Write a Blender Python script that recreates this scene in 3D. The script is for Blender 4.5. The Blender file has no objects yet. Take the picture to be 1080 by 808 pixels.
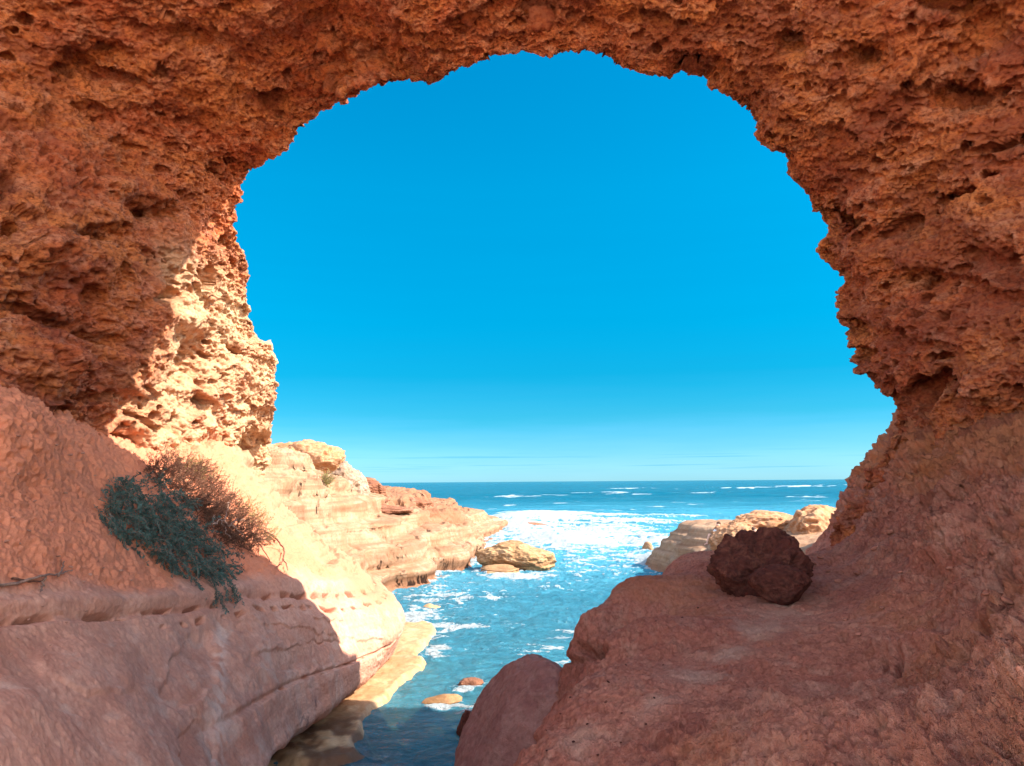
import bpy, bmesh, math, random
import numpy as np
from mathutils import Vector, Matrix
random.seed(4)
rng = np.random.default_rng(11)
S = bpy.context.scene
COL = S.collection
F32 = np.float32

# ------------------------------------------------------------------ camera
FPX, EYE = 786.0, 4.5
PITCH, ROLL = math.atan(104/786), math.radians(-0.42)
camd = bpy.data.cameras.new('camera'); cam = bpy.data.objects.new('camera', camd); COL.objects.link(cam)
CM = Matrix.Rotation(math.pi/2 + PITCH, 3, 'X') @ Matrix.Rotation(ROLL, 3, 'Z')
cam.matrix_world = Matrix.Translation((0, 0, EYE)) @ CM.to_4x4()
camd.sensor_width = 36; camd.lens = 36*FPX/1080; camd.clip_start = 0.05; camd.clip_end = 60000
S.camera = cam
CMn = np.array(CM)

def ray(px, py):
    r = np.stack([(np.asarray(px, float)-540)/FPX, (404-np.asarray(py, float))/FPX, -np.ones_like(np.asarray(px, float))], -1)
    return r @ CMn.T
def at(px, py, d):                      # point seen at a photo pixel, d metres ahead
    r = ray(px, py); k = np.asarray(d, float)/r[..., 1]
    return r*k[..., None] + np.array([0, 0, EYE])
def on_z(px, py, z=0.0):                # the same on a level plane
    r = ray(px, py); k = (z-EYE)/r[..., 2]
    return r*k[..., None] + np.array([0, 0, EYE])
def proj(P):                            # world -> photo pixel
    q = (P-np.array([0, 0, EYE])) @ CMn
    return 540+FPX*q[..., 0]/-q[..., 2], 404-FPX*q[..., 1]/-q[..., 2]

# ------------------------------------------------------------------ noise
from concurrent.futures import ThreadPoolExecutor
_pool = ThreadPoolExecutor(4); _busy = [False]
def par(fn):
    """evaluate a point function in cache-sized pieces on several threads"""
    def g(p, *a, **k):
        if _busy[0] or len(p) < 60000: return fn(p, *a, **k)
        _busy[0] = True
        try:
            c = np.array_split(p, max(4, len(p)//24000)); r = list(_pool.map(lambda q: fn(q, *a, **k), c))
        finally: _busy[0] = False
        return tuple(np.concatenate(x) for x in zip(*r)) if isinstance(r[0], tuple) else np.concatenate(r)
    return g
def _hash(ix, iy, iz, seed):
    h = (ix.astype(np.uint32)*np.uint32(374761393)) ^ (iy.astype(np.uint32)*np.uint32(668265263)) ^ (iz.astype(np.uint32)*np.uint32(2147483647-58)) ^ np.uint32((seed*2246822519+3266489917) & 0xffffffff)
    h = (h ^ (h >> np.uint32(13)))*np.uint32(1274126177)
    h = (h ^ (h >> np.uint32(15)))*np.uint32(2246822519)
    return h ^ (h >> np.uint32(16))
@par
def perlin(p, seed=0):
    p = p.astype(F32); i = np.floor(p).astype(np.int32); f = p-i
    w = f*f*f*(f*(f*6-15)+10)
    out = 0
    for dx in (0, 1):
        wx = w[:, 0] if dx else 1-w[:, 0]
        for dy in (0, 1):
            wy = w[:, 1] if dy else 1-w[:, 1]
            for dz in (0, 1):
                wz = w[:, 2] if dz else 1-w[:, 2]
                h = _hash(i[:, 0]+dx, i[:, 1]+dy, i[:, 2]+dz, seed)
                gx = (h & np.uint32(1023)).astype(F32)/511.5-1
                gy = ((h >> np.uint32(10)) & np.uint32(1023)).astype(F32)/511.5-1
                gz = ((h >> np.uint32(20)) & np.uint32(1023)).astype(F32)/511.5-1
                out = out + wx*wy*wz*(gx*(f[:, 0]-dx)+gy*(f[:, 1]-dy)+gz*(f[:, 2]-dz))
    return out*1.3
@par
def fbm(p, o=4, seed=0, lac=2.03, g=.5):
    s = 0; a = 1; t = 0
    for k in range(o):
        s = s+a*perlin(p*(lac**k)+k*17.3, seed+k); t += a; a *= g
    return s/t*1.6
@par
def ridged(p, o=4, seed=0, lac=2.1, g=.5):
    s = 0; a = 1; t = 0
    for k in range(o):
        s = s+a*(1-np.abs(perlin(p*(lac**k)+k*9.1, seed+k))*2.2); t += a; a *= g
    return s/t
@par
def worley(p, seed=0):
    p = p.astype(F32); i = np.floor(p).astype(np.int32); f = p-i
    f1 = np.full(len(p), 9, F32); f2 = f1.copy(); idv = np.zeros(len(p), F32)
    for dx in (-1, 0, 1):
        for dy in (-1, 0, 1):
            for dz in (-1, 0, 1):
                h = _hash(i[:, 0]+dx, i[:, 1]+dy, i[:, 2]+dz, seed)
                d = (dx+(h & np.uint32(1023)).astype(F32)/1023-f[:, 0])**2
                d += (dy+((h >> np.uint32(10)) & np.uint32(1023)).astype(F32)/1023-f[:, 1])**2
                d += (dz+((h >> np.uint32(20)) & np.uint32(1023)).astype(F32)/1023-f[:, 2])**2
                m = d < f1
                f2 = np.where(m, f1, np.minimum(f2, d)); idv = np.where(m, (h >> np.uint32(8) & np.uint32(255)).astype(F32)/255, idv)
                f1 = np.where(m, d, f1)
    return np.sqrt(f1), np.sqrt(f2), idv
def sst(a, b, x):
    t = np.clip((x-a)/(b-a), 0, 1); return t*t*(3-2*t)
@par
def warp(p, amp, fr, seed):
    return p+amp*np.stack([fbm(p*fr+31*k, 2, seed+k) for k in range(3)], -1)
@par
def honey(p, seed, lo=.02, hi=.42, keep=.75):
    """alveolar weathering: 0 on the thin ridges, 1 at the bottom of a pocket"""
    a, b, i = worley(p, seed)
    return sst(lo, hi, b-a)*np.where(i < keep, .35+.65*i/keep, .06)
@par
def holes(p, seed, rmin=.18, rmax=.48, keep=.7):
    """round pockets of random width, 0 outside and 1 at the bottom, steep sided"""
    a, b, i = worley(p, seed)
    r = rmin+(rmax-rmin)*i/keep
    return np.where(i < keep, sst(1., .55, a/r)*(.5+.5*i/keep), 0)
def slabs(z, seed, h=.35):
    """rock beds: position inside the bed (0 bottom..1 top) and a random value per bed"""
    k = np.floor(z/h); f = z/h-k
    r = (_hash(k.astype(np.int32), k.astype(np.int32)*3, k.astype(np.int32)*7, seed) & np.uint32(1023)).astype(F32)/1023
    return f, r

# ------------------------------------------------------------------ mesh helpers
def norms(P):
    du = np.gradient(P, axis=1); dv = np.gradient(P, axis=0)
    n = np.cross(du, dv); return n/np.maximum(np.linalg.norm(n, axis=-1, keepdims=True), 1e-9)
def blur(A, k):
    for ax in (0, 1):
        B_ = np.pad(A, [(k+1, k) if i_ == ax else (0, 0) for i_ in range(3)], mode='edge').cumsum(ax)
        n_ = A.shape[ax]; A = (np.take(B_, np.arange(2*k+1, 2*k+1+n_), ax)-np.take(B_, np.arange(0, n_), ax))/(2*k+1)
    return A
def renorm(P_, ref, k):
    """smoothed normals of an already carved surface, on the side of ref"""
    n_ = norms(blur(P_, k)); sg = np.sign((n_*ref).sum(-1, keepdims=True)); sg[sg == 0] = 1; n_ = n_*sg
    n_ = n_+ref*.25; return n_/np.linalg.norm(n_, axis=-1, keepdims=True)
def mesh_obj(name, V, Fc, mat, parent=None, smooth=True, attrs=None):
    me = bpy.data.meshes.new(name)
    V = np.ascontiguousarray(V, dtype=F32).reshape(-1, 3); Fc = np.ascontiguousarray(Fc, dtype=np.int32); k = Fc.shape[1]
    me.vertices.add(len(V)); me.vertices.foreach_set('co', V.ravel())
    me.loops.add(Fc.size); me.loops.foreach_set('vertex_index', Fc.ravel())
    me.polygons.add(len(Fc)); me.polygons.foreach_set('loop_start', np.arange(0, Fc.size, k, dtype=np.int32))
    me.polygons.foreach_set('use_smooth', np.full(len(Fc), smooth))
    for an, av in (attrs or {}).items():
        at_ = me.attributes.new(an, 'FLOAT', 'POINT'); at_.data.foreach_set('value', np.ascontiguousarray(av, dtype=F32).ravel())
    me.update(calc_edges=True); me.validate()
    if mat: me.materials.append(mat)
    o = bpy.data.objects.new(name, me); COL.objects.link(o)
    if parent: o.parent = parent
    return o
def grid_obj(name, P, mat, attrs=None, flip=False, parent=None):
    nv, nu = P.shape[:2]; i = np.arange(nv*nu).reshape(nv, nu)
    q = np.stack([i[:-1, :-1], i[:-1, 1:], i[1:, 1:], i[1:, :-1]], -1).reshape(-1, 4)
    if flip: q = q[:, ::-1]
    return mesh_obj(name, P, q, mat, parent, True, attrs)
def tag(o, label=None, cat=None, group=None, kind=None):
    if label: o['label'] = label
    if cat: o['category'] = cat
    if group: o['group'] = group
    if kind: o['kind'] = kind
    return o
def empty(name, loc):
    o = bpy.data.objects.new(name, None); o.location = loc; COL.objects.link(o); return o
def cr(C, n, axis=0, t=None):
    """Catmull-Rom resample of control array along an axis"""
    C = np.moveaxis(np.asarray(C, float), axis, 0); m = len(C)
    if t is None: t = np.linspace(0, m-1, n)
    i = np.clip(np.floor(t).astype(int), 0, m-2); f = (t-i).reshape((-1,)+(1,)*(C.ndim-1))
    p0, p1, p2, p3 = C[np.clip(i-1, 0, m-1)], C[i], C[i+1], C[np.clip(i+2, 0, m-1)]
    r = .5*((2*p1)+(-p0+p2)*f+(2*p0-5*p1+4*p2-p3)*f**2+(-p0+3*p1-3*p2+p3)*f**3)
    return np.moveaxis(r, 0, axis)
def tps(ctrl, reg=.01):
    X = np.array([c[:2] for c in ctrl], float); z = np.array([c[2] for c in ctrl], float); n = len(X)
    U = lambda r2: .5*r2*np.log(np.maximum(r2, 1e-12))
    K = U(((X[:, None]-X[None])**2).sum(-1)) + np.eye(n)*reg
    P = np.c_[np.ones(n), X]; A = np.block([[K, P], [P.T, np.zeros((3, 3))]])
    w = np.linalg.solve(A, np.r_[z, 0, 0, 0])
    def f(x, y):
        r = w[n]+w[n+1]*x+w[n+2]*y
        for k in range(n): r = r+w[k]*U((x-X[k, 0])**2+(y-X[k, 1])**2)
        return r
    return f

# ------------------------------------------------------------------ materials
def mat_new(name):
    m = bpy.data.materials.new(name); m.use_nodes = True; nt = m.node_tree; nt.nodes.clear()
    return m, nt
class NT:
    def __init__(s, nt): s.nt = nt
    def n(s, t, **k):
        o = s.nt.nodes.new(t)
        for a, b in k.items():
            if a == 'inp':
                for c, d in b.items():
                    if isinstance(d, bpy.types.NodeSocket): s.nt.links.new(d, o.inputs[c])
                    else: o.inputs[c].default_value = d
            else: setattr(o, a, b)
        return o
    def l(s, a, b): s.nt.links.new(a, b)
    def noise(s, vec, scale, det=4, rough=.55, dist=0): return s.n('ShaderNodeTexNoise', inp={'Vector': vec, 'Scale': scale, 'Detail': det, 'Roughness': rough, 'Distortion': dist}).outputs[0]
    def ramp(s, f, stops):
        r = s.n('ShaderNodeValToRGB'); e = r.color_ramp.elements
        while len(e) < len(stops): e.new(.5)
        for q, (p, c) in zip(e, stops): q.position = p; q.color = (c if len(c) == 4 else (*c, 1)) if hasattr(c, '__len__') else (c, c, c, 1)
        s.l(f, r.inputs[0]); return r.outputs[0]
    def mix(s, f, a, b, mode='MIX'):
        m = s.n('ShaderNodeMix', data_type='RGBA', blend_type=mode)
        for k, v in ((0, f), (6, a), (7, b)):
            if isinstance(v, bpy.types.NodeSocket): s.l(v, m.inputs[k])
            else: m.inputs[k].default_value = v if not hasattr(v, '__len__') or len(v) == 4 else (*v, 1)
        return m.outputs[2]
    def math(s, op, a, b=None, c=None, clamp=False):
        m = s.n('ShaderNodeMath', operation=op, use_clamp=clamp)
        for k, v in enumerate((a, b, c)):
            if v is None: continue
            if isinstance(v, bpy.types.NodeSocket): s.l(v, m.inputs[k])
            else: m.inputs[k].default_value = v
        return m.outputs[0]
    def scale(s, vec, xyz):
        return s.n('ShaderNodeVectorMath', operation='MULTIPLY', inp={0: vec, 1: xyz}).outputs[0]
    def attr(s, name): return s.n('ShaderNodeAttribute', attribute_name=name).outputs['Fac']

def rock_mat(name, c1, c2, c3, c4, strata=0.0, fine=60., bump=.35, rough=.92, speck=.35, streak=0.0, attr2=None, bigs=.5, tilt=(1, 1, 1)):
    """c1..c4: main, second, crust and dark-grain colours"""
    m, nt = mat_new(name); N = NT(nt)
    geo = N.n('ShaderNodeNewGeometry').outputs['Position']
    v = N.scale(geo, tilt)
    a = N.noise(v, bigs, 5, .6, .6); b = N.noise(v, bigs*4.3, 5, .65, .8); c = N.noise(v, fine*.25, 5, .7); d = N.noise(v, fine, 3, .6)
    col = N.mix(N.ramp(a, [(.40, 0.), (.60, 1.)]), c1, c2)
    col = N.mix(N.ramp(b, [(.47, 0.), (.66, .85)]), col, c3)
    col = N.mix(N.math('MULTIPLY', N.ramp(c, [(.47, 0.), (.62, 1.)]), speck), col, c4)
    if strata:
        sv = N.scale(geo, (.25, .25, 5.5)); st = N.noise(sv, 1., 4, .6, .3)
        col = N.mix(N.math('MULTIPLY', N.ramp(st, [(.45, 0.), (.62, 1.)]), strata), col, c4)
    if streak:
        sv = N.scale(geo, (5., 1.6, .22)); st = N.noise(sv, 1., 5, .62, .5)
        k = N.math('MULTIPLY', N.ramp(st, [(.54, 0.), (.68, 1.)]), N.math('MULTIPLY', N.attr('face'), streak))
        col = N.mix(k, col, (.62, .42, .32))
        st2 = N.noise(N.n('ShaderNodeVectorMath', operation='ADD', inp={0: sv, 1: (7.3, 2.1, 5)}).outputs[0], 1.3, 5, .65, .6)
        k2 = N.math('MULTIPLY', N.ramp(st2, [(.58, 0.), (.68, .8)]), N.attr('wet'))
        col = N.mix(k2, col, (.07, .045, .05))
    if attr2:
        for an, cc, amt in attr2:
            col = N.mix(N.math('MULTIPLY', N.attr(an), amt, clamp=True), col, cc)
    # small tonal grain of the stone itself
    col = N.mix(.5, col, N.ramp(d, [(.25, (.72, .70, .70)), (.75, (1.22, 1.2, 1.18))]), 'MULTIPLY')
    vo = N.n('ShaderNodeTexVoronoi', feature='F1', inp={'Vector': N.n('ShaderNodeVectorMath', operation='ADD', inp={0: v, 1: N.n('ShaderNodeTexNoise', inp={'Vector': v, 'Scale': fine*.2}).outputs[1]}).outputs[0], 'Scale': fine*.28})
    h = N.math('ADD', N.math('MULTIPLY', N.noise(v, fine*.12, 7, .75, .4), 3.), N.math('ADD', N.math('MULTIPLY', d, .6), N.math('MULTIPLY', N.math('MINIMUM', vo.outputs[0], .5), .9)))
    bp = N.n('ShaderNodeBump', inp={'Strength': bump, 'Distance': .03, 'Height': h})
    bs = N.n('ShaderNodeBsdfPrincipled', inp={'Base Color': col, 'Roughness': rough, 'Specular IOR Level': .18, 'Normal': bp.outputs[0]})
    out = N.n('ShaderNodeOutputMaterial', inp={'Surface': bs.outputs[0]})
    return m
def flat_mat(name, c, rough=.8, var=.25, sc=30., trans=None):
    m, nt = mat_new(name); N = NT(nt)
    geo = N.n('ShaderNodeNewGeometry').outputs['Position']
    f = N.noise(geo, sc, 3, .6)
    lo = tuple(x*(1-var) for x in c); hi = tuple(min(1, x*(1+var)) for x in c)
    col = N.ramp(f, [(.3, lo), (.7, hi)])
    bs = N.n('ShaderNodeBsdfPrincipled', inp={'Base Color': col, 'Roughness': rough, 'Specular IOR Level': .2})
    sh = bs.outputs[0]
    if trans:
        tr = N.n('ShaderNodeBsdfTranslucent', inp={'Color': col}); sh = N.n('ShaderNodeMixShader', inp={0: trans, 1: sh, 2: tr.outputs[0]}).outputs[0]
    N.n('ShaderNodeOutputMaterial', inp={'Surface': sh}); return m

M_CAVE = rock_mat('weathered_orange_limestone', (.69, .235, .080), (.56, .145, .060), (.64, .29, .18), (.20, .040, .024), fine=55, bump=.8, speck=.8, attr2=[('dirt_shade', (.26, .065, .042), .55), ('pale', (.74, .48, .28), .95), ('pit_shade', (.29, .06, .028), .62)], bigs=.55, tilt=(1, 1, 1.6))  # tints also hold painted light: paler sunlit wall, shaded pits, darker shadow side
M_LEDGE = rock_mat('pink_sandstone', (.64, .325, .22), (.58, .265, .17), (.68, .39, .28), (.40, .165, .11), strata=.35, fine=60, bump=.32, speck=.5, streak=.6,
                   attr2=[('pale', (.37, .225, .13), 1.), ('white', (.56, .38, .33), .9), ('crust', (.68, .48, .38), .9), ('sand', (.62, .225, .12), 1.)], bigs=.6)
M_FLOOR = rock_mat('red_cave_floor_rock', (.71, .285, .185), (.61, .215, .14), (.72, .35, .24), (.28, .075, .045), fine=60, bump=1.0, speck=.5, bigs=.5,
                   attr2=[('wallc', (.66, .24, .10), .7), ('stain', (.36, .11, .075), .6), ('path', (.74, .43, .31), .8)], tilt=(1.6, .8, 1.4))
M_HEAD = rock_mat('pale_coastal_sandstone', (.38, .24, .145), (.32, .18, .10), (.41, .27, .175), (.17, .075, .038), strata=.55, fine=30, bump=.6, speck=.3, bigs=.25,
                  attr2=[('brown', (.24, .105, .055), 1.)])
M_SAND = rock_mat('pale_sand', (.66, .46, .30), (.62, .42, .27), (.68, .49, .33), (.50, .32, .2))
M_ISLET = rock_mat('golden_layered_rock', (.42, .255, .125), (.36, .20, .09), (.46, .30, .17), (.18, .085, .04), strata=.8, fine=30, bump=.5, speck=.3, bigs=.4)
M_DARK = rock_mat('dark_red_boulder_rock', (.15, .042, .028), (.10, .030, .022), (.24, .085, .055), (.035, .013, .010), fine=60, bump=.8, speck=.6, bigs=1.2)
M_PALE = rock_mat('white_pinnacle_rock', (.34, .25, .18), (.28, .18, .12), (.38, .29, .22), (.17, .08, .045), fine=25, bump=.8, speck=.4, bigs=.5)
M_BROWN = rock_mat('brown_stack_rock', (.29, .125, .07), (.24, .095, .05), (.35, .18, .11), (.13, .05, .03), strata=.5, fine=25, bump=.8, speck=.5, bigs=.5)
M_CRAG = rock_mat('honeycombed_sunlit_rock', (.47, .25, .13), (.42, .19, .085), (.50, .30, .18), (.20, .085, .045), fine=30, bump=.8, speck=.4, bigs=.8)
M_SHADE = rock_mat('purple_brown_smooth_rock', (.42, .20, .155), (.34, .145, .115), (.48, .26, .20), (.14, .055, .045), fine=50, bump=.7, speck=.35, bigs=.8)
M_BED = rock_mat('wet_tan_shelf', (.50, .31, .16), (.44, .25, .12), (.55, .38, .22), (.25, .12, .05), fine=40, bump=.3, speck=.4, bigs=.5, rough=.6,
                 attr2=[('deep', (.10, .25, .28), 1.), ('brown_rock', (.13, .06, .03), .9)])

# ------------------------------------------------------------------ cave shell: walls and roof
RIM = [  # photo pixel of the opening's edge and its distance
 (215,640,20),(262,560,21),(280,500,21.5),(283,462,21),(292,438,20.5),(294,402,20),(287,366,19.3),(272,344,18.8),(263,310,18),(262,280,17.5),(249,252,16.5),(251,216,15.8),
 (264,184,15.4),(299,156,14.7),(330,126,14.2),(370,104,13.6),(410,90,12.8),(455,87,12.2),(480,75,11.6),(512,64,11.4),(545,56,11.3),(576,61,11.2),(615,54,11.2),(650,67,11.2),(690,80,11.2),
 (735,84,11.3),(760,100,11.4),(794,118,11.6),(802,150,11.8),(829,164,12.1),(833,187,12.3),(851,206,12.6),(868,240,12.9),(866,268,13.3),(887,291,13.4),(883,325,13.5),(895,360,13.6),
 (898,386,13.6),(924,404,13.6),(941,430,13.6),(938,464,13.6),(916,490,13.7),(904,520,13.7),(881,543,13.8),(873,575,14),(868,610,14),(870,660,14)]
RIM = np.array(RIM, float)
CX, CY = 590., 330.
seg = np.r_[0, np.cumsum(np.hypot(np.diff(RIM[:, 0]), np.diff(RIM[:, 1])))]
NU, NV = 2500, 1000
tt = np.interp(np.linspace(0, seg[-1], NU), seg, np.arange(len(RIM)))
rimS = cr(RIM, NU, 0, tt)
#        s (spread from the middle of the opening), f (share of rim distance)
RINGS = [(9., -.25, 1), (4.6, .10, 1), (3.0, .27, 0), (2.25, .40, 0), (1.75, .53, 0), (1.42, .67, 0), (1.20, .81, 0), (1.07, .93, 0), (1.0, 1.0, 0), (1.035, 1.01, 0), (1.13, .995, 0), (1.34, .955, 0), (2.0, .84, 0)]
_k = np.exp(-np.linspace(-2.2, 2.2, 261)**2); _k /= _k.sum()
rimM = np.stack([np.convolve(np.pad(rimS[:, c], 130, mode='reflect', reflect_type='odd'), _k, 'valid') for c in range(3)], -1)
WU = np.clip(sst(330, 520, rimS[:, 0])+sst(230, 120, rimS[:, 1]), 0, 1)
WU = np.maximum(WU, .25)
FX = {.27: .44, .40: .59, .53: .71, .67: .81, .81: .895, .93: .97}
W2 = sst(310, 150, rimS[:, 1]); FY = {.27: .60, .40: .71, .53: .79, .67: .86, .81: .925, .93: .98}
def ringpos(s, f):
    f0 = f; f = f+(FX.get(f, f)-f)*WU
    f = f+(FY.get(f0, f0)-f)*W2 if f0 in FY else f
    b_ = float(sst(1.0, 1.2, np.float64(s))); q = rimS*(1-b_)+rimM*b_
    px = CX+(q[:, 0]-CX)*s; py = CY+(q[:, 1]-CY)*s
    return at(px, py, q[:, 2]*f)
rp = []
p3 = ringpos(3.0, .27); ctr = np.array([.3, 0, 5.2])
for s, f, w in RINGS:
    if w:
        q = p3.copy(); q[:, 1] = (-.5 if f < 0 else .4)+2.4*sst(650, 450, CX+(rimS[:, 0]-CX))  # rear end left open and flared to let fill light in
        sc = 1.5 if f < 0 else 1.12
        q[:, 0] = (q[:, 0]-ctr[0])*sc+ctr[0]; q[:, 2] = (q[:, 2]-ctr[2])*sc+ctr[2]
    else: q = ringpos(s, f)
    rp.append(q)
rp = np.array(rp)
# more rows where the picture sees the shell
tv = np.interp(np.linspace(0, 1, NV), [0, .06, .16, .86, .93, 1], [0, 1, 2.2, 8, 9.2, 12])
P = cr(rp, NV, 0, tv)
# left wall: swell outwards where the sand ramp meets it
N0 = norms(P)
mid = P[NV//2, NU//2]
if (N0[NV//2, NU//2]*(np.array([0, 8, 5])-mid)).sum() < 0: N0 = -N0
pf = P.reshape(-1, 3)
q = pf*np.array([1, 1, 1.0])
wq = warp(q, .35, .7, 50)
aq = wq*np.array([.8, .8, 1.25])
big = fbm(q*.22, 3, 1)*.65+fbm(q*.6, 3, 5)*.28
f_, r_ = slabs(wq[:, 2]+.25*fbm(q*.4, 2, 9)+.12*q[:, 0], 3, .62)
bed = (r_-.5)*.30*sst(0, .16, f_)*sst(1, .8, f_)
left = sst(-1, -4, q[:, 0])*sst(11, 6, q[:, 2]); right = sst(1, 4, q[:, 0])
patch = sst(-.25, .35, fbm(q*.45, 3, 22)); patch2 = sst(-.3, .3, fbm(q*.8, 3, 25))
h1 = honey(aq*.95, 61, .03, .5, .55); o1 = holes(warp(aq, .2, 1., 69)*np.array([1.3, 1.3, 2.0]), 71, .2, .5, .55)
calm = np.maximum(sst(.5, 3, q[:, 0]), .7*sst(8.6, 10.2, q[:, 2]))
norim = 1-.85*(np.exp(-((tv-8)/.8)**2)[:, None]*np.ones(NU)).ravel()
disp = big*(1-.45*calm)+bed*(.5+.95*left)*(1-.2*calm) - .14*h1*patch - (.30+.20*norim)*o1*(.25+.75*patch) - norim*.66*holes(warp(aq, .35, .7, 68)*np.array([.62, .62, 1.15]), 75, .2, .5, .5)+.14*norim*fbm(aq*1.3, 3, 76)
# features seen in the photo: hollows (negative) and bulges
px, py = proj(P); px = px.ravel(); py = py.ravel()
vis = (P[..., 1].ravel() > 1)
def blob(x, y, rx, ry, a=0.):
    c, s_ = math.cos(a), math.sin(a); dx, dy = px-x, py-y
    return np.exp(-(((dx*c+dy*s_)/rx)**2+((-dx*s_+dy*c)/ry)**2)**1.5)*vis
for x, y, rx, ry, a, d in [(158,221,26,8,.2,-.75),(112,246,24,8,.15,-.6),(12,188,16,20,.3,-.45),(28,235,12,14,0,-.4),(60,130,26,14,0,-.25),(140,205,34,14,.2,.25),(50,262,60,26,.35,.35),
                           (75,345,60,7,.35,-.45),(50,385,60,22,.3,.4),(105,420,22,6,0,-.5),(215,385,24,32,0,-.55),(150,360,26,60,.3,.15),(205,340,40,10,.1,.25),(148,468,16,10,0,-.35),
                           (1040,35,26,40,.9,-.7),(1005,105,34,14,.1,-.7),(910,58,14,12,0,-.6),(975,215,30,50,.7,-.45),(955,75,30,10,-.8,.3),(575,14,10,16,0,-.35),(500,32,20,8,0,-.3),
                           (1075,180,40,60,0,-.5),(1000,300,60,12,.3,-.3),(960,340,50,12,.2,.3),(1045,400,18,14,0,.4),(1010,420,10,10,0,-.3),(958,270,40,16,0,.2),
                           (1040,280,34,12,.3,-.3),(860,110,30,16,.3,.2),(330,30,14,10,0,-.3),(205,40,24,12,.2,-.35),(100,60,30,16,0,-.35),(690,20,20,10,0,-.3)]:
    disp = disp+d*blob(x, y, rx, ry, a)*(1.1 if x < 500 else .8)
# keep the edge of the opening close to the photo's outline
v_rim = np.exp(-((tv-8)/.9)**2)[:, None]*np.ones(NU)
disp = disp - big*.75*v_rim.ravel()
P = P+N0*disp.reshape(NV, NU, 1)
# second pass: carve into the walls of the first, along their own normals
N1 = renorm(P, N0, 5); q = P.reshape(-1, 3); aq = q*np.array([.9, .9, 1.3])
sm = sst(.15, .5, fbm(q*.55, 3, 28)); k = 1-.4*sm
wa = warp(aq, .10, 2.2, 70)
h2 = honey(wa*np.array([2.6, 2.6, 3.2]), 62, .02, .40, .75); o2 = holes(wa*np.array([3.0, 3.0, 3.9]), 72, .2, .5, .6)
patch2 = sst(-.3, .3, fbm(q*.8, 3, 25)); rg = ridged(aq*2.4, 5, 80, 2.1, .6)
P = P+N1*(-.09*h2*k - .30*o2*(.4+.6*patch2)*k + .05*rg + .09*fbm(aq*2.5, 3, 95)).reshape(NV, NU, 1)
N2 = renorm(P, N1, 2); q = P.reshape(-1, 3); aq = q*np.array([.95, .95, 1.25])
wb = warp(aq, .035, 7., 74)
h3 = honey(wb*7., 63, .02, .42, .85); o3 = holes(wb*8.5, 73, .22, .52, .65); h4 = honey(wb*16., 64, .02, .5, .9)
P = P+N2*(-.045*h3*k - .075*o3*k - .014*h4 + .05*fbm(q*9, 4, 90, 2.1, .65)).reshape(NV, NU, 1)
g0 = P.reshape(-1, 3)
sunlit_pale = sst(12.6, 14.6, g0[:, 1]+1.2*fbm(g0*.6, 3, 97))*sst(-2.5, -4, g0[:, 0])*sst(10.2, 8.2, g0[:, 2]+fbm(g0*.5, 2, 96))*(.75+.5*fbm(g0*1.1, 4, 98))  # sunlight painted in: cream tint where the outer left wall is sunlit
cave = grid_obj('cliff', P, M_CAVE, attrs={'pale': np.clip(sunlit_pale, 0, 1), 'pit_shade': np.clip(.9*o3+.5*o2+.55*h3*sst(-.2, .3, fbm(g0*1.3, 3, 101)), 0, 1), 'dirt_shade': sst(.05, .42, fbm(warp(g0, .3, .8, 99)*np.array([.9, .9, 1.5]), 5, 100, 2.1, .6)+.26*sst(0, 4, g0[:, 0]))})  # redder pits with painted shade; dirty patches, plus painted shadow-side darkening to the right
tag(cave, 'orange honeycombed rock arch forming the cave roof and side walls', 'cliff', kind='structure')

# ------------------------------------------------------------------ left ledge and sand ramp
ST = [
 [(-700,250,3.5),(-650,420,3.2),(-600,560,3.0),(-600,690,2.6),(-600,800,2.4),(-500,1000,2.2),(-500,1400,2.0),(-400,2200,1.7)],
 [(-300,330,6.0),(-230,440,6.0),(-200,530,5.7),(-180,620,5.2),(-170,690,4.8),(-150,820,4.1),(-120,1050,3.7),(-80,1450,3.5)],
 [(-60,400,8.6),(0,432,8.4),(0,520,8.0),(5,612,7.2),(10,672,6.6),(25,770,5.7),(50,920,5.1),(80,1120,4.9)],
 [(20,420,11.2),(62,452,10.6),(85,530,9.9),(108,617,9.0),(120,668,8.5),(138,745,7.6),(165,840,7.0),(200,965,6.9)],
 [(70,440,13.4),(112,470,12.6),(165,540,12.0),(196,617,11.2),(212,662,10.8),(228,722,10.0),(246,795,9.5),(268,832,9.7)],
 [(130,460,16.),(165,482,14.6),(232,545,14.0),(278,602,13.5),(298,645,13.0),(310,692,12.6),(318,740,12.3),(324,768,12.7)],
 [(200,460,19.6),(235,476,18.0),(290,553,17.0),(338,605,16.3),(363,645,16.0),(376,682,15.7),(380,706,15.7),(378,722,16.2)],
 [(255,490,24.),(270,502,22.5),(318,558,20.5),(370,600,19.0),(408,632,18.0),(424,655,17.7),(420,676,18.0),(409,690,18.6)],
 [(270,520,27.),(285,530,26.),(325,572,25.),(362,598,24.),(392,610,23.),(402,628,22.3),(402,640,22.4),(396,648,22.8)],
 [(270,530,30.),(285,540,30.),(305,565,29.),(325,585,28.),(350,590,27.),(356,600,27.),(356,606,27.),(350,610,27.)]]
ST = np.array(ST, float)
W = at(ST[..., 0], ST[..., 1], ST[..., 2])
u1 = W[:, -1].copy(); u1[:, 0] -= .9; u1[:, 2] = np.minimum(u1[:, 2], .30); u2 = W[:, -1].copy(); u2[:, 0] -= 2.6; u2[:, 2] = -.3; u3 = u2.copy(); u3[:, 0] -= 1.5; u3[:, 2] = -1.5
W = np.concatenate([W, u1[:, None], u2[:, None], u3[:, None]], 1)
nS, nR = 900, 560
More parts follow.
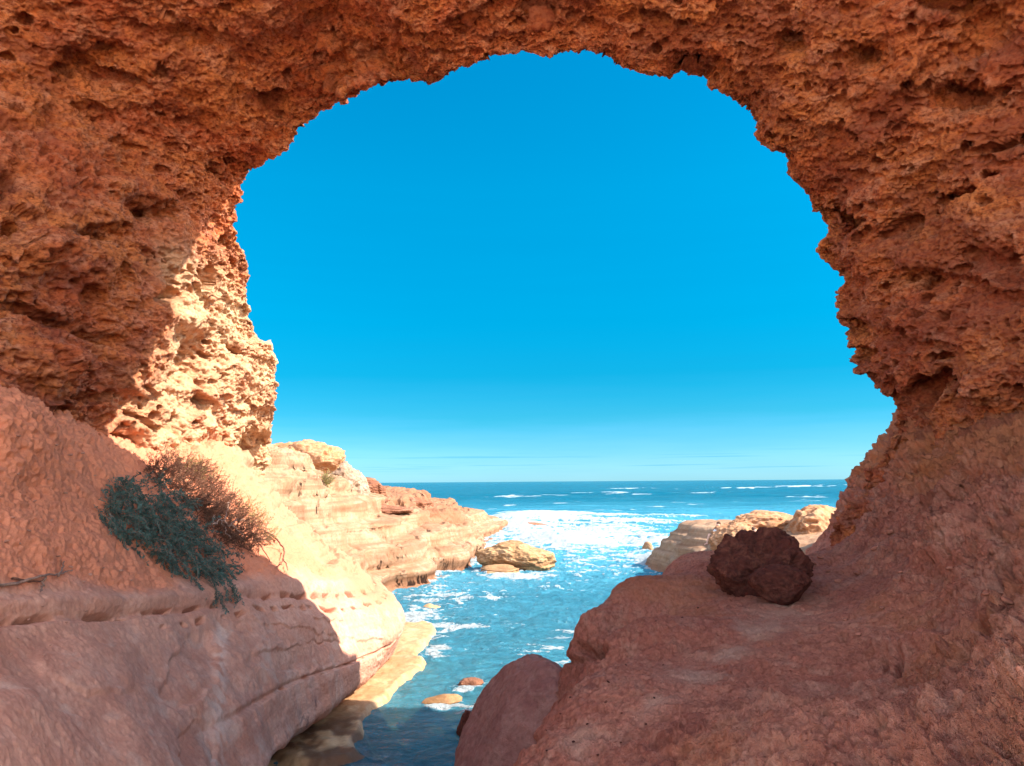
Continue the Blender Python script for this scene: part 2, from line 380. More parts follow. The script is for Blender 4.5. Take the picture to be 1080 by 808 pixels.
tS = np.interp(np.linspace(0, 1, nS), [0, .08, .9, .96, 1], [0, 1.4, 7.3, 8, 9]); tR = np.interp(np.linspace(0, 1, nR), [0, .05, .86, 1], [0, .6, 7.3, 10])
L = cr(cr(W, nS, 0, tS), nR, 1, tR)
NL = norms(L)
if (NL[nS//2, nR//2]*np.array([1, -.6, .6])).sum() < 0: NL = -NL
lf = L.reshape(-1, 3)
rr = np.broadcast_to(tR[None], (nS, nR)).ravel(); ss = np.broadcast_to(tS[:, None], (nS, nR)).ravel()
lx, ly = proj(L); lx = lx.ravel(); ly = ly.ravel()
edge = 3.15+.35*fbm(lf*.8, 3, 301)
rock = sst(edge-.25, edge+.15, rr)                      # 0 on the sand ramp, 1 on the rock
d = fbm(lf*.5, 3, 310)*.16*(.4+.6*rock)
face = sst(3.7, 4.4, rr)*sst(8.6, 7.6, rr)
wl = lf+.12*np.stack([fbm(lf*.9, 2, 311)]*3, -1)
# beds on the face
f_, r_ = slabs(wl[:, 2]+.05*lf[:, 1], 8, .30)
d += rock*((r_-.5)*.03*sst(0, .4, f_)*sst(1, .6, f_))
# two lines of small weathered pockets along the brow, one lower line
def pockets(row, w, n, dep, s):
    w = w*(.75+.5*fbm(lf*2.2, 2, int(s)+20))
    t = np.stack([lf[:, 1]*n+lf[:, 0]*n*.3, rr*2+s, rr*0+s], -1)
    c = row+.10*fbm(lf*np.array([.7, .7, 0])+s, 2, int(s)+3)
    return dep*sst(.02, .22, perlin(t, int(s))+.25*perlin(t*2.3, int(s)+1))*sst(1.3, .5, np.abs(rr-c)/w)
d -= pockets(3.60, .08, 2.6, .17, 5.)+pockets(3.93, .07, 3.4, .18, 9.)*sst(3.2, 4.2, ss)+pockets(5.55, .05, 3.0, .12, 13.)*sst(4.0, 5.0, ss)
d -= .05*np.exp(-((rr-3.60-.1*fbm(lf*.7+5, 2, 8))/.09)**2)*rock
d -= .05*np.exp(-((rr-5.5)/.05)**2)*sst(3.5, 4.5, ss)
d += .07*np.exp(-((rr-3.3)/.16)**2)
a, b, i = worley(warp(lf, .2, 1.2, 320)*np.array([.9, .9, 1.5]), 21)
def lb(x, y, rx, ry, a=0.):
    c, s_ = math.cos(a), math.sin(a); dx, dy = lx+6*fbm(lf*3, 2, 312)-x, ly+6*fbm(lf*3, 2, 313)-y
    return sst(.42, .55, np.exp(-(((dx*c+dy*s_)/rx)**2+((-dx*s_+dy*c)/ry)**2)))
for x, y, rx, ry, a_, h_ in [(205,705,26,42,.25,-.05),(335,690,90,16,-.1,-.04),(300,668,70,10,.1,-.03),(215,790,22,40,.1,-.04),(345,650,20,6,0,.04),(95,700,60,30,.3,.03)]:
    d += face*h_*lb(x, y, rx, ry, a_)
d += rock*(fbm(lf*3.2, 4, 330, 2.1, .55)*.022+.009*fbm(lf*np.array([12, 12, 12.]), 4, 335, 2.1, .65)-.006*holes(lf*12, 336, .15, .45, .3)-.012*holes(warp(lf, .1, 2, 337)*2.6, 338, .1, .3, .3))
d += face*sst(2.5, 4.5, ss)*.014*ridged(lf*np.array([2.4, 2.4, .35]), 4, 341)
# vertical fluting on the nose
d += face*sst(4.5, 6, ss)*.03*ridged(lf*np.array([3., 3., .5]), 3, 340)
sandm = 1-rock
pale = sst(6.15, 6.7, ss+.4*fbm(lf*.7, 3, 349)+.25*(1-rock)*sst(3.2, 1.6, rr))          # beyond the shrubs the ramp turns to bare pale rock
d += sandm*(1-pale)*(fbm(lf*1.6, 4, 350)*.12+.03*ridged(lf*np.array([3, 3, 3.]), 4, 351, 2.1, .6)+.05*fbm(lf*8, 4, 352, 2.1, .7)-.03*holes(lf*7, 353, .15, .45, .4))
f_, r_ = slabs(wl[:, 2]+.15*fbm(lf*.6, 3, 354), 18, .26)
d += sandm*pale*((r_-.5)*.28*sst(0, .2, f_)*sst(1, .8, f_)+.16*ridged(lf*1.1, 5, 355, 2.1, .6)-.10*holes(warp(lf, .2, 1, 356)*np.array([1.3, 1.3, 2.4]), 357, .2, .5, .5)+.03*fbm(lf*6, 3, 358))
# clods on the upper ramp by the wall
d += sandm*sst(2.0, 1.2, rr)*.16*np.maximum(0, ridged(lf*2.3, 4, 360)-.35)
# rough gully at the left border
L = L+NL*d.reshape(nS, nR, 1)
NL2 = renorm(L, NL, 3); l2 = L.reshape(-1, 3)
L = L+NL2*(sandm*pale*(-.09*holes(warp(l2, .08, 2.5, 375)*np.array([3., 3., 4.5]), 376, .2, .5, .55)-.04*honey(l2*6, 377, .02, .45, .7))+sandm*(1-pale)*(-.03*holes(l2*9, 378, .2, .5, .4)+.03*fbm(l2*14, 3, 379, 2.1, .7))+rock*.008*fbm(l2*26, 3, 380, 2.1, .7)).reshape(nS, nR, 1)
crust = np.exp(-((lx-232-(ly-700)*.06)/7)**2)*sst(640, 670, ly)*.8   # pale mineral run down the face
wetm = face*sst(5.6, 6.6, rr+.2*fbm(lf*.8, 2, 77))*sst(3.6, 4.6, ss)*.95
white = face*.8*sst(.05, .3, fbm(lf*np.array([1.2, 1.2, .8]), 4, 370))
ledge = grid_obj('rock_ledge', L, M_LEDGE, attrs={'sand': sandm*.9*(1-pale), 'face': face, 'wet': wetm, 'pale': np.clip(pale*sst(4.6, 3.2, rr)+.6*sst(6.4, 7, ss)*sst(5.2, 4, rr), 0, 1), 'crust': np.clip(crust, 0, 1)*sst(-.35, .1, fbm(lf*np.array([6, 6, 1.5]), 3, 372)), 'white': white*.12})
tag(ledge, 'smooth pink sandstone ledge with reddish sand ramp on the left', 'rock ledge', kind='structure')

# ------------------------------------------------------------------ right floor (height field)
def pts(lst): return [tuple(at(a, b, c)) for a, b, c in lst]
fl = pts([(700,608,13),(760,602,13.3),(830,598,13.3),(868,598,13.6),(640,632,11),(612,650,10),(740,625,10.2),(800,632,9.5),(860,632,9.3),(650,670,8.6),(620,700,7.9),(585,745,6.9),
          (560,800,6.0),(700,700,7.3),(640,780,5.7),(800,700,6.8),(740,790,4.9),(900,640,8.4),(930,700,6.2),(860,790,4.2),(960,600,8.6),(900,590,11),(1000,560,8.),(1040,640,6.),(1075,700,4.6),
          (1000,790,3.4),(1079,800,2.8),(950,547,10.8),(1078,505,8.2),(1040,525,8.6),(1150,600,4.6),(1150,490,7.6),(1000,512,10.4),(1040,497,9.8),(1085,482,9.2),(1200,800,2.4),(905,560,12.5),(600,900,4.4),(900,950,2.9)])
def edge_down(x, y, z): return [(x, y, z)]
fl += [(3.0,-2,2.9),(0.3,1.5,2.8),(-.9,4,1.9),(-1.6,3,1.2),(-2.2,1,1.2),(0,-3,2.8),(6,-2,4.6),(7,4,5.4),(7.5,9,5.0),(8,13,6.5),(9,16,6.5)]
def zpix(px_, d_, z_):                                    # point under a pixel column at given distance and height
    p = at(px_, 600, d_); return (p[0], p[1], z_)
fl += [(-.9,6.,.9),(-.5,7.2,.8),(.0,8.2,.7),(.0,9.5,.5),(.4,10.8,.3),(1.0,12.2,.3),(2.0,13.8,.6),(3.,15.2,.8),(4.6,16.,1.2),(6,17.5,1.6),
       (-1.6,6.5,-.6),(-1.,9,-.8),(-.4,11.5,-.9),(.8,14.,-.8),(2.6,17,-.8),(5,19.,-.6),(8,21,-.2),(-3,3,-.6)]
fl += [zpix(655,9.8,2.62), zpix(605,8.6,2.15), zpix(680,11.5,2.72), zpix(700,14.2,1.9), zpix(760,14.8,2.2), zpix(740,16,1.3), zpix(830,15.5,2.5), zpix(680,12.6,2.5)]
ff = tps(fl)
nu, nv = 1050, 900
xx = np.linspace(-.42, 1.15, nu)                          # tan azimuth
yy = 1.6*np.exp(np.linspace(0, math.log(20.5/1.6), nv))
Y = np.broadcast_to(yy[:, None], (nv, nu)); X = Y*xx[None]
Z = ff(X, Y)
Fp = np.stack([X, Y, Z], -1)
NF = norms(Fp); NF *= np.sign(NF[..., 2:3])
g = Fp.reshape(-1, 3)
# lamination dipping to the left, as the floor's slope
cdir = np.stack([g[:, 0]*.55+g[:, 2]*1.3, g[:, 1]*.55-g[:, 0]*.35, g[:, 2]*1.2], -1)
up = sst(3.1, 4.2, g[:, 2])+.6*sst(8.5, 4.5, g[:, 1])*sst(.4, 2.2, g[:, 0]); up = np.clip(up, 0, 1)
dd = fbm(g*.6, 3, 401)*.10
rdir = np.stack([(g[:, 0]*.80-g[:, 1]*.35+g[:, 2]*.5)*.9, (g[:, 1]*.9+g[:, 0]*.45)*3.2, g[:, 2]*3.], -1)
rw = warp(rdir, .45, .5, 410)
gw = warp(g, .15, 1.5, 440)
dd += up*(.12*ridged(rw*.7, 5, 420, 2.1, .6)-.13*honey(rw*1.1, 421, .0, .4, .4) - .10*holes(rw*1.5, 422, .2, .5, .4)-.05*holes(rw*3.4, 423, .2, .5, .5))
dd += .050*fbm(g*7, 5, 430, 2.1, .7) + .04*fbm(rw*3., 3, 431)*(.35+.65*up) + .055*ridged(rw*np.array([1.3, 1.3, 1.3]), 5, 436, 2.1, .6)
dd -= .03*honey(gw*9., 437, .02, .5, .6)+.040*holes(gw*11., 438, .2, .5, .35)+.06*holes(rw*np.array([2.4, 2.4, 2.4]), 439, .2, .5, .35)*(.3+.7*up)
f_, r_ = slabs(g[:, 2]*1.+.18*g[:, 0]+.1*fbm(g*.7, 3, 433), 12, .17)
dd += (r_-.5)*.045*sst(0, .25, f_)*sst(1, .75, f_)*(.4+up)
dd -= .06*holes(gw*np.array([3., 3., 3.]), 44, .12, .3, .3)
dd = dd*(1+.35*up)*np.clip(.45+.6*up+.5*sst(.1, .5, fbm(g*np.array([.9, .9, .9]), 3, 455))+.25*sst(6, 3, g[:, 1]), 0, 1.25)
fx, fy = proj(Fp); fx = fx.ravel(); fy = fy.ravel()
def fb(x, y, rx, ry, a=0.):
    c, s_ = math.cos(a), math.sin(a); dx, dy = fx-x, fy-y
    return np.exp(-(((dx*c+dy*s_)/rx)**2+((-dx*s_+dy*c)/ry)**2)**1.5)
for x, y, rx, ry, a_, h_ in [(628,686,11,7,0,-.22),(612,682,7,5,0,-.20),(605,696,22,3,.05,-.10),(660,690,40,4,-.5,-.05),(1060,678,26,9,-.1,-.28),(952,712,4,12,.4,-.12),(938,706,3,7,.4,-.08),
                            (960,690,40,8,-.2,.12),(1068,620,14,12,0,-.18),(905,600,22,5,-.3,-.12),(555,785,16,4,-.3,-.10),(890,675,6,5,0,-.10),(960,640,16,4,-.3,-.12),(1030,700,30,6,.0,.10)]:
    dd = dd+h_*np.minimum(1, 1.5*fb(x, y, rx, ry, a_))
rough_up = sst(.2, .8, (g[:, 2]-3.15)/1.1+.6*fbm(g*.6, 3, 460)+.3*sst(1.2, 3., g[:, 0])*sst(7, 4, g[:, 1]))
dd = dd+rough_up*(.16*fbm(g*1.2, 3, 461)-.28*holes(warp(g, .2, 1.2, 462)*np.array([1.5, 1.5, 1.9]), 463, .2, .5, .5))
Fp = Fp+NF*dd.reshape(nv, nu, 1)
NG2 = renorm(Fp, NF, 3); g2 = Fp.reshape(-1, 3); wq2 = warp(g2, .06, 4, 464)
Fp = Fp+NG2*((.45+1.0*rough_up)*(-.11*holes((rw+wq2)*np.array([2.2, 2.2, 2.2]), 465, .2, .5, .5)-.05*holes(wq2*7., 469, .2, .5, .5)-.035*honey(wq2*7, 466, .02, .45, .7)+.03*fbm(g2*9, 4, 467, 2.1, .65))-.03*holes(wq2*15, 468, .2, .5, .35)).reshape(nv, nu, 1)
pc = [(850,640),(790,665),(760,700),(700,730),(610,790)]
pm = np.zeros(len(g))
for (x0, y0), (x1, y1) in zip(pc, pc[1:]):
    L2 = (x1-x0)**2+(y1-y0)**2; t = np.clip(((fx-x0)*(x1-x0)+(fy-y0)*(y1-y0))/L2, 0, 1)
    pm = np.maximum(pm, np.exp(-(((fx-x0-t*(x1-x0))**2+(fy-y0-t*(y1-y0))**2)/17**2)))
pm *= sst(-.5, .5, fbm(g*2.2, 3, 450))*1.1
floor = grid_obj('cave_floor', Fp, M_FLOOR, attrs={'path': pm, 'wallc': sst(4.0, 5.0, g[:, 2]+.6*fbm(g*.9, 4, 471))+.5*sst(.15, .45, fbm(g*.7, 4, 472)), 'stain': sst(.12, .42, fbm(warp(g, .3, 1, 473)*np.array([.8, 1.4, 1.4]), 5, 474, 2.1, .65))})
tag(floor, 'sloping red brown rock floor rising to the right wall', 'cave floor', kind='structure')

# ------------------------------------------------------------------ left headland beyond the ledge
hl = pts([(285,470,26),(300,480,27),(330,492,30),(300,520,28),(340,530,31),(380,541,34),(420,552,37),(450,558,40),(480,563,43),(500,566,46),
          (330,560,28),(360,568,31),(400,577,32.8),(430,580,34.2),(455,576,36.5),(478,572,39.5),(498,569,43.5),(300,545,25),(400,526,44),(440,532,52),(470,538,58),(500,543,64),(530,549,73),(505,562,52),(380,513,41),(350,505,38),(318,486,34),(250,500,23),(270,540,22.5),(235,480,22),
          (420,612,32.6),(452,606,34.0),(482,594,37.6),(500,583,42),(385,600,28.5),(350,610,25)])
hl += [(-6,22,3.2),(-10,24,5.2),(-16,26,5.5),(-11,34,5.6),(-17,34,7.),(-13,44,5.2),(-17,58,4.6),(-2,20,-1.5),(-3,22,-1.3),(0,22,-1.5),(1,20,-1.5),(-3.6,24.5,-1.),(-1.5,26,-1.2),(-8,80,-.6),(-3,88,-1.2),(1.5,80,-1.),(1.2,70,-.9),(-.6,60,-.9),(-1.4,52,-.9),(-2.,44,-.9),(-3.2,37,-.9),(-4.3,31.5,-.7),(-5.4,28,-.5),(-6.,25.5,.2),(-20,90,-1),(-25,60,4),(3,75,-1.3),(-27,90,2),(-42,90,2),(-36,60,3.5)]
hf = tps(hl, .6)
nu, nv = 620, 900
xx = np.linspace(-.50, .06, nu); yy = 20*np.exp(np.linspace(0, math.log(96/20), nv))
Y = np.broadcast_to(yy[:, None], (nv, nu)); X = Y*xx[None]; Z = np.clip(hf(X, Y), -1.6, 6.3)
H = np.stack([X, Y, Z], -1).reshape(-1, 3)
n1 = fbm(H*np.array([.16, .16, 0]), 4, 500)
crag = np.maximum(sst(39, 45, H[:, 1])*sst(1.4, 2.4, H[:, 2]+.6*n1)*.8, sst(3.5, 4.3, H[:, 2]+.7*n1)*sst(24, 26, H[:, 1])*.55)
# terraces
def terr(z, h, sharp, off):
    k = np.floor((z+off)/h); f = (z+off)/h-k; return (k+sst(.5-sharp, .5+sharp, f))*h-off
zt = terr(H[:, 2]+.30*n1+.12*fbm(H*np.array([.9, .9, 0]), 3, 508), .95, .10, .35*fbm(H*np.array([.1, .1, 0]), 2, 507))
zsm = H[:, 2]+.30*n1
H[:, 2] = np.where(H[:, 2] > -.4, zsm*.35+zt*.65, H[:, 2])
H3 = H.reshape(nv, nu, 3); NH = norms(H3); NH *= np.sign(NH[..., 2:3])
hd = fbm(H*.5, 4, 510)*.14+crag*(.75*ridged(H*np.array([.5, .5, 1.1]), 5, 520, 2.1, .55)-.3)
f_, r_ = slabs(H[:, 2]+.1*n1, 33, .34)
hd += (r_-.5)*.26*sst(0, .12, f_)*sst(1, .85, f_)*sst(-.3, .3, fbm(H*np.array([.25, .25, .5]), 3, 536))
hd -= .12*sst(.10, .03, np.abs(fbm(H*np.array([.35, .35, .9])+4, 3, 537)))*(1-crag)
hd -= crag*.25*honey(H*np.array([1.3, 1.3, 2.]), 530)
hd += .04*fbm(H*3, 3, 540)
hd -= .40*np.exp(-((H[:, 2]-.28-.1*n1)/.14)**2)*sst(28, 31, H[:, 1])
H3 = H3+NH*hd.reshape(nv, nu, 1)
wetb = sst(.65, .25, H[:, 2]+.25*n1)*.75
head = grid_obj('headland', H3, M_HEAD, attrs={'brown': np.clip(crag*.9*sst(36, 42, H[:, 1])+wetb+.35*sst(.15, .35, fbm(H*np.array([.5, .5, 1.5]), 4, 538)), 0, 1)})
tag(head, 'sunlit pale terraced sandstone headland reaching into the sea', 'headland', kind='structure')

# ------------------------------------------------------------------ right shelf beyond the arch
sl = pts([(712,560,40),(735,556,42),(760,553,42),(715,574,36),(740,575,34),(760,588,29),(720,600,31.5),(800,585,26),(830,575,26),(870,560,28),(900,560,26),(850,590,20),(820,596,19),(870,595,17),(780,560,38),(760,600,26)])
sl += [(7.3,44,-.8),(8,50,-.8),(14,52,-.5),(22,50,0),(6.9,36.5,-.8),(5.9,32,-.8),(5.3,28,-.8),(4.6,24,-.8),(4.0,20,-.8),(3.5,17,-.6),(20,35,3),(20,20,4.5),(12,16,3.5),(14,28,3.2),(18,44,1.5),(8,14,2.6),(5,13.5,1.2),(2.5,13.5,-.8),(1.4,14,-.9),(3.2,13.5,.0),(3.5,14.6,-.6)]
sf = tps(sl)
nu, nv = 520, 520
xx = np.linspace(.10, .75, nu); yy = 13.5*np.exp(np.linspace(0, math.log(54/13.5), nv))
Y = np.broadcast_to(yy[:, None], (nv, nu)); X = Y*xx[None]; Z = np.clip(sf(X, Y), -1.4, 8)
G = np.stack([X, Y, Z], -1).reshape(-1, 3)
n1 = fbm(G*np.array([.2, .2, 0]), 4, 600)
G[:, 2] = np.where(G[:, 2] > -.4, (G[:, 2]+.2*n1)*.75+.25*terr(G[:, 2]+.35*n1, .5, .3, .1), G[:, 2])
G3 = G.reshape(nv, nu, 3); NG = norms(G3); NG *= np.sign(NG[..., 2:3])
gd = fbm(G*.6, 4, 610)*.12+.03*fbm(G*4, 3, 611)
f_, r_ = slabs(G[:, 2]+.1*n1, 34, .3); gd += (r_-.5)*.14*sst(0, .25, f_)*sst(1, .75, f_)
G3 = G3+NG*gd.reshape(nv, nu, 1)
shelf = grid_obj('rock_shelf', G3, M_HEAD, attrs={'brown': sst(.5, .1, G[:, 2]+.2*n1)*.6})
tag(shelf, 'pale flat rock shelf at the water beyond the right wall', 'rock shelf', kind='structure')

# ------------------------------------------------------------------ sea bed
nu, nv = 500, 560
xx = np.linspace(-.9, .6, nu); yy = 7*np.exp(np.linspace(0, math.log(120/7), nv))
Y = np.broadcast_to(yy[:, None], (nv, nu)); X = Y*xx[None]
B = np.stack([X, Y, np.zeros_like(X)], -1).reshape(-1, 3)
bx_, by_ = proj(B)
def bb(x, y, rx, ry, a=0.):
    c, s_ = math.cos(a), math.sin(a); dx, dy = bx_-x, by_-y
    return np.exp(-(((dx*c+dy*s_)/rx)**2+((-dx*s_+dy*c)/ry)**2)**1.6)
n1 = fbm(B*.8, 4, 700)
bz = -.85+.30*n1-.5*sst(15, 40, B[:, 1])
for x, y, rx, ry, a, h in [(428,674,36,18,-.3,1.05),(408,702,50,28,-.7,1.1),(376,738,54,30,-.7,1.05),(340,770,40,20,-.5,.8),(435,672,30,10,-.3,.72),(462,738,34,9,0,.72),(505,728,24,6,0,.55),(500,700,30,6,0,.66),(370,790,60,22,0,.66),(440,706,26,9,-.3,.62),
                           (465,605,50,7,0,.62),(440,640,34,8,0,.62),(560,655,40,5,0,.5),(480,640,40,5,0,.6),(395,612,40,8,0,.9),(300,800,70,40,0,.85),(565,690,34,8,-.3,.7)]:
    bz = bz+h*bb(x, y, rx, ry, a)
bz = np.minimum(bz, .13+.05*n1)
bz = bz+.05*fbm(B*3, 4, 710)+.02*fbm(B*9, 3, 711)
B[:, 2] = bz
bed = grid_obj('seabed', B.reshape(nv, nu, 3), M_BED, attrs={'deep': sst(-.35, -1.1, bz), 'brown_rock': np.clip(1.3*bb(375, 785, 60, 26)+.8*bb(300, 800, 70, 40), 0, 1)*sst(-.3, .1, fbm(B*1.5, 4, 720))})  # dark brown wet rock tint on the bed beside the ledge
tag(bed, 'tan rock shelf lying just under and beside the channel water', 'seabed', kind='structure')

# ------------------------------------------------------------------ water
pyr = np.r_[np.geomspace(.18, 6, 70)[:-1], np.linspace(6, 345, 690)]
nu = 900
px1 = np.linspace(-80, 1160, nu)
hz = lambda x: 508.0-(x-540)*math.tan(math.radians(.42))
PXg = np.broadcast_to(px1[None], (len(pyr), nu)); PYg = hz(PXg)+pyr[:, None]
Wt = on_z(PXg, PYg); wf = Wt.reshape(-1, 3); wy = wf[:, 1]; wpx = PXg.ravel(); wpy = PYg.ravel()-(hz(PXg).ravel()-508)
w2 = wf*np.array([1, 1, 0])
amp = np.interp(wy, [8, 20, 45, 70, 140, 400, 2000], [.05, .07, .16, .40, .55, .7, 0])
sw = perlin(w2*np.array([.035, .11, 0])+3, 800)*1.1+.5*fbm(w2*np.array([.12, .3, 0]), 3, 801)
ch = fbm(w2*np.array([.9, 1.5, 0])+.5*np.stack([fbm(w2*.4, 2, 815)]*3, -1), 5, 810, 2.1, .6)
fadec = np.interp(wy, [8, 40, 90, 200], [1, 1, .6, 0])
wz = amp*sw+.11*ch*fadec*np.interp(wy, [8, 25, 60], [.9, 1.3, 1.8])
wz *= np.interp(wy, [10, 18, 30], [.5, .8, 1])
# foam density
fo = np.zeros(len(wf))
def fg(x, y, rx, ry, k, a=0.):
    c, s_ = math.cos(a), math.sin(a); dx, dy = wpx-x, wpy-y
    return k*np.exp(-(((dx*c+dy*s_)/rx)**2+((-dx*s_+dy*c)/ry)**2))
for x, y, rx, ry, k, a in [(590,547,80,9,1.0,0),(548,555,40,12,.9,0),(640,567,70,12,1.0,-.05),(585,572,40,8,.75,0),(720,548,80,7,.75,-.05),(520,575,30,12,.65,0),(470,583,26,10,.75,-.4),(445,598,30,8,.55,0),
                           (620,590,60,9,.5,0),(680,592,20,7,.6,.3),(650,603,50,6,.45,0),(440,650,30,8,.75,0),(432,662,26,8,1.2,0),(490,661,50,3,.85,.0),(470,635,50,8,.45,0),(450,615,50,8,.45,0),(590,620,30,6,.3,0),
                           (600,700,20,5,.5,0),(580,686,34,5,.5,-.1),(600,668,16,5,.5,0),(740,603,10,6,.3,0),(545,702,40,4,.35,0),(500,745,60,10,.35,0),(600,520,120,1.6,.55,0),(560,523.5,140,1.5,.75,-.01),(700,521,90,1.2,.5,0),
                           (840,515,80,1.8,.9,-.02),(660,516,40,1.0,.8,0),(740,517,60,1.2,.45,0),(800,533,80,4.5,.62,-.03),(860,525,50,4,.6,0),(530,534,40,3,.6,-.2),(690,536,60,3,.6,-.1),(620,529,60,2,.5,-.1),(460,528,60,1.5,.5,0),
                           (560,606,60,5,.3,0),(500,630,60,6,.3,0),(520,720,30,5,.4,0),(460,690,20,10,.3,0),(700,573,25,6,.8,0),(545,609,44,3,.9,0),(515,603,16,4,.8,0),(425,613,40,4,.8,-.1),(475,600,30,4,.7,-.2),(505,585,10,8,.8,0),(690,592,10,10,.6,0),(462,684,14,14,.5,.6),(495,727,22,4,.7,0),(470,746,30,4,.6,0),(480,790,12,16,.5,0)]:
    fo += fg(x, y, rx, ry, k, a)
fn = ridged(w2*np.array([.26, .85, 0])+1.2*np.stack([fbm(w2*.3, 3, 820), fbm(w2*.3+9, 3, 822), w2[:, 0]*0], -1), 5, 830, 2.15, .62)
fnf = ridged(w2*np.array([.028, .20, 0]), 5, 835, 2.1, .6)
mixd = sst(45, 110, wy); fnn = fn*(1-mixd)+fnf*mixd
fn2 = ridged(w2*np.array([1.0, 2.6, 0])+.6*np.stack([fbm(w2*1.1, 3, 824), fbm(w2*1.1+9, 3, 825), w2[:, 0]*0], -1), 4, 836, 2.15, .62)
fnn = fnn*.6+.4*np.where(wy > 90, fnn, fn2)
lev = 1.02-(.50+.09*sst(40, 55, wy)*sst(130, 90, wy))*np.clip(fo, 0, 1.15)-.27*sst(110, 40, wy)*sst(8, 12, wy)-.10*sst(90, 160, wy)*sst(3000, 400, wy)
foam = sst(lev-.02, lev+.30, fnn)
foam = np.clip(foam+.6*sst(.55, .8, fn2*.5+fn*.5)*np.interp(wy, [8, 14, 60, 120], [.1, .3, .6, 0]), 0, 1)*.92
wz += foam*np.interp(wy, [10, 30, 80], [.02, .05, .12])*(1+.5*fnn)+np.clip(fo-.75, 0, .6)*np.interp(wy, [20, 60, 120], [.1, .7, 1.4])
Wt = Wt+np.stack([wz*0, wz*0, wz], -1).reshape(Wt.shape)
turb = np.clip(np.interp(wy, [9, 14, 22, 35, 50], [.62, .60, .68, .85, 1])+.15*fbm(w2*.5, 3, 850), .1, 1)
aqua = np.clip(np.maximum(np.exp(-((wpy-590)/60)**2), .75*sst(600, 640, wpy))+.3*fbm(w2*np.array([.05, .2, 0]), 3, 840), 0, 1)*sst(522, 540, wpy)
mw, nt = mat_new('sea_water'); N = NT(nt)
geo = N.n('ShaderNodeNewGeometry').outputs['Position']
aF, aT, aA = N.attr('foam'), N.attr('turb'), N.attr('aqua')
deepc = N.mix(N.noise(N.scale(geo, (.02, .1, 0)), 1., 4), (.003, .062, .115), (.005, .12, .175))
body = N.mix(aA, deepc, (.075, .32, .43))
n1 = N.noise(N.scale(geo, (1.6, 3.0, 1)), 1., 6, .68, .6); n2 = N.noise(N.scale(geo, (7., 10., 1)), 1., 4, .6, .4)
dist = N.math('DIVIDE', 30., N.math('MAXIMUM', N.n('ShaderNodeSeparateXYZ', inp={0: geo}).outputs[1], 20.))
bp = N.n('ShaderNodeBump', inp={'Strength': 1.0, 'Distance': .35, 'Height': N.math('ADD', n1, N.math('MULTIPLY', n2, .28))})
dif = N.n('ShaderNodeBsdfDiffuse', inp={'Color': body, 'Normal': bp.outputs[0]})
tr = N.n('ShaderNodeBsdfTransparent', inp={'Color': (.50, .80, .86, 1)})
under = N.n('ShaderNodeMixShader', inp={0: aT, 1: tr.outputs[0], 2: dif.outputs[0]})
gl = N.n('ShaderNodeBsdfGlossy', inp={'Color': (1, 1, 1, 1), 'Roughness': .08, 'Normal': bp.outputs[0]})
fr = N.n('ShaderNodeFresnel', inp={'IOR': 1.33, 'Normal': bp.outputs[0]})
frc = N.math('MINIMUM', fr.outputs[0], .34)
surf = N.n('ShaderNodeMixShader', inp={0: frc, 1: under.outputs[0], 2: gl.outputs[0]})
fnz = N.mix(aT, N.noise(N.scale(geo, (3.0, 5.0, 1)), 1., 7, .75, 1.2), N.noise(N.scale(geo, (.35, 1.6, 1)), 1., 7, .7, 1.0))
fm = N.ramp(N.math('ADD', aF, N.math('MULTIPLY', N.math('SUBTRACT', fnz, .5), 1.7)), [(.42, 0.), (.72, 1.)])
fm = N.math('MULTIPLY', fm, N.math('MINIMUM', N.math('MULTIPLY', aF, 6.), 1.))
fd = N.n('ShaderNodeBsdfDiffuse', inp={'Color': (.37, .42, .43, 1), 'Normal': bp.outputs[0]})
fin = N.n('ShaderNodeMixShader', inp={0: fm, 1: surf.outputs[0], 2: fd.outputs[0]})
N.n('ShaderNodeOutputMaterial', inp={'Surface': fin.outputs[0]})
sea = grid_obj('sea', Wt, mw, attrs={'foam': foam, 'turb': turb, 'aqua': aqua}, flip=True)
tag(sea, 'blue green sea with white foam running up the channel', 'sea', kind='structure')

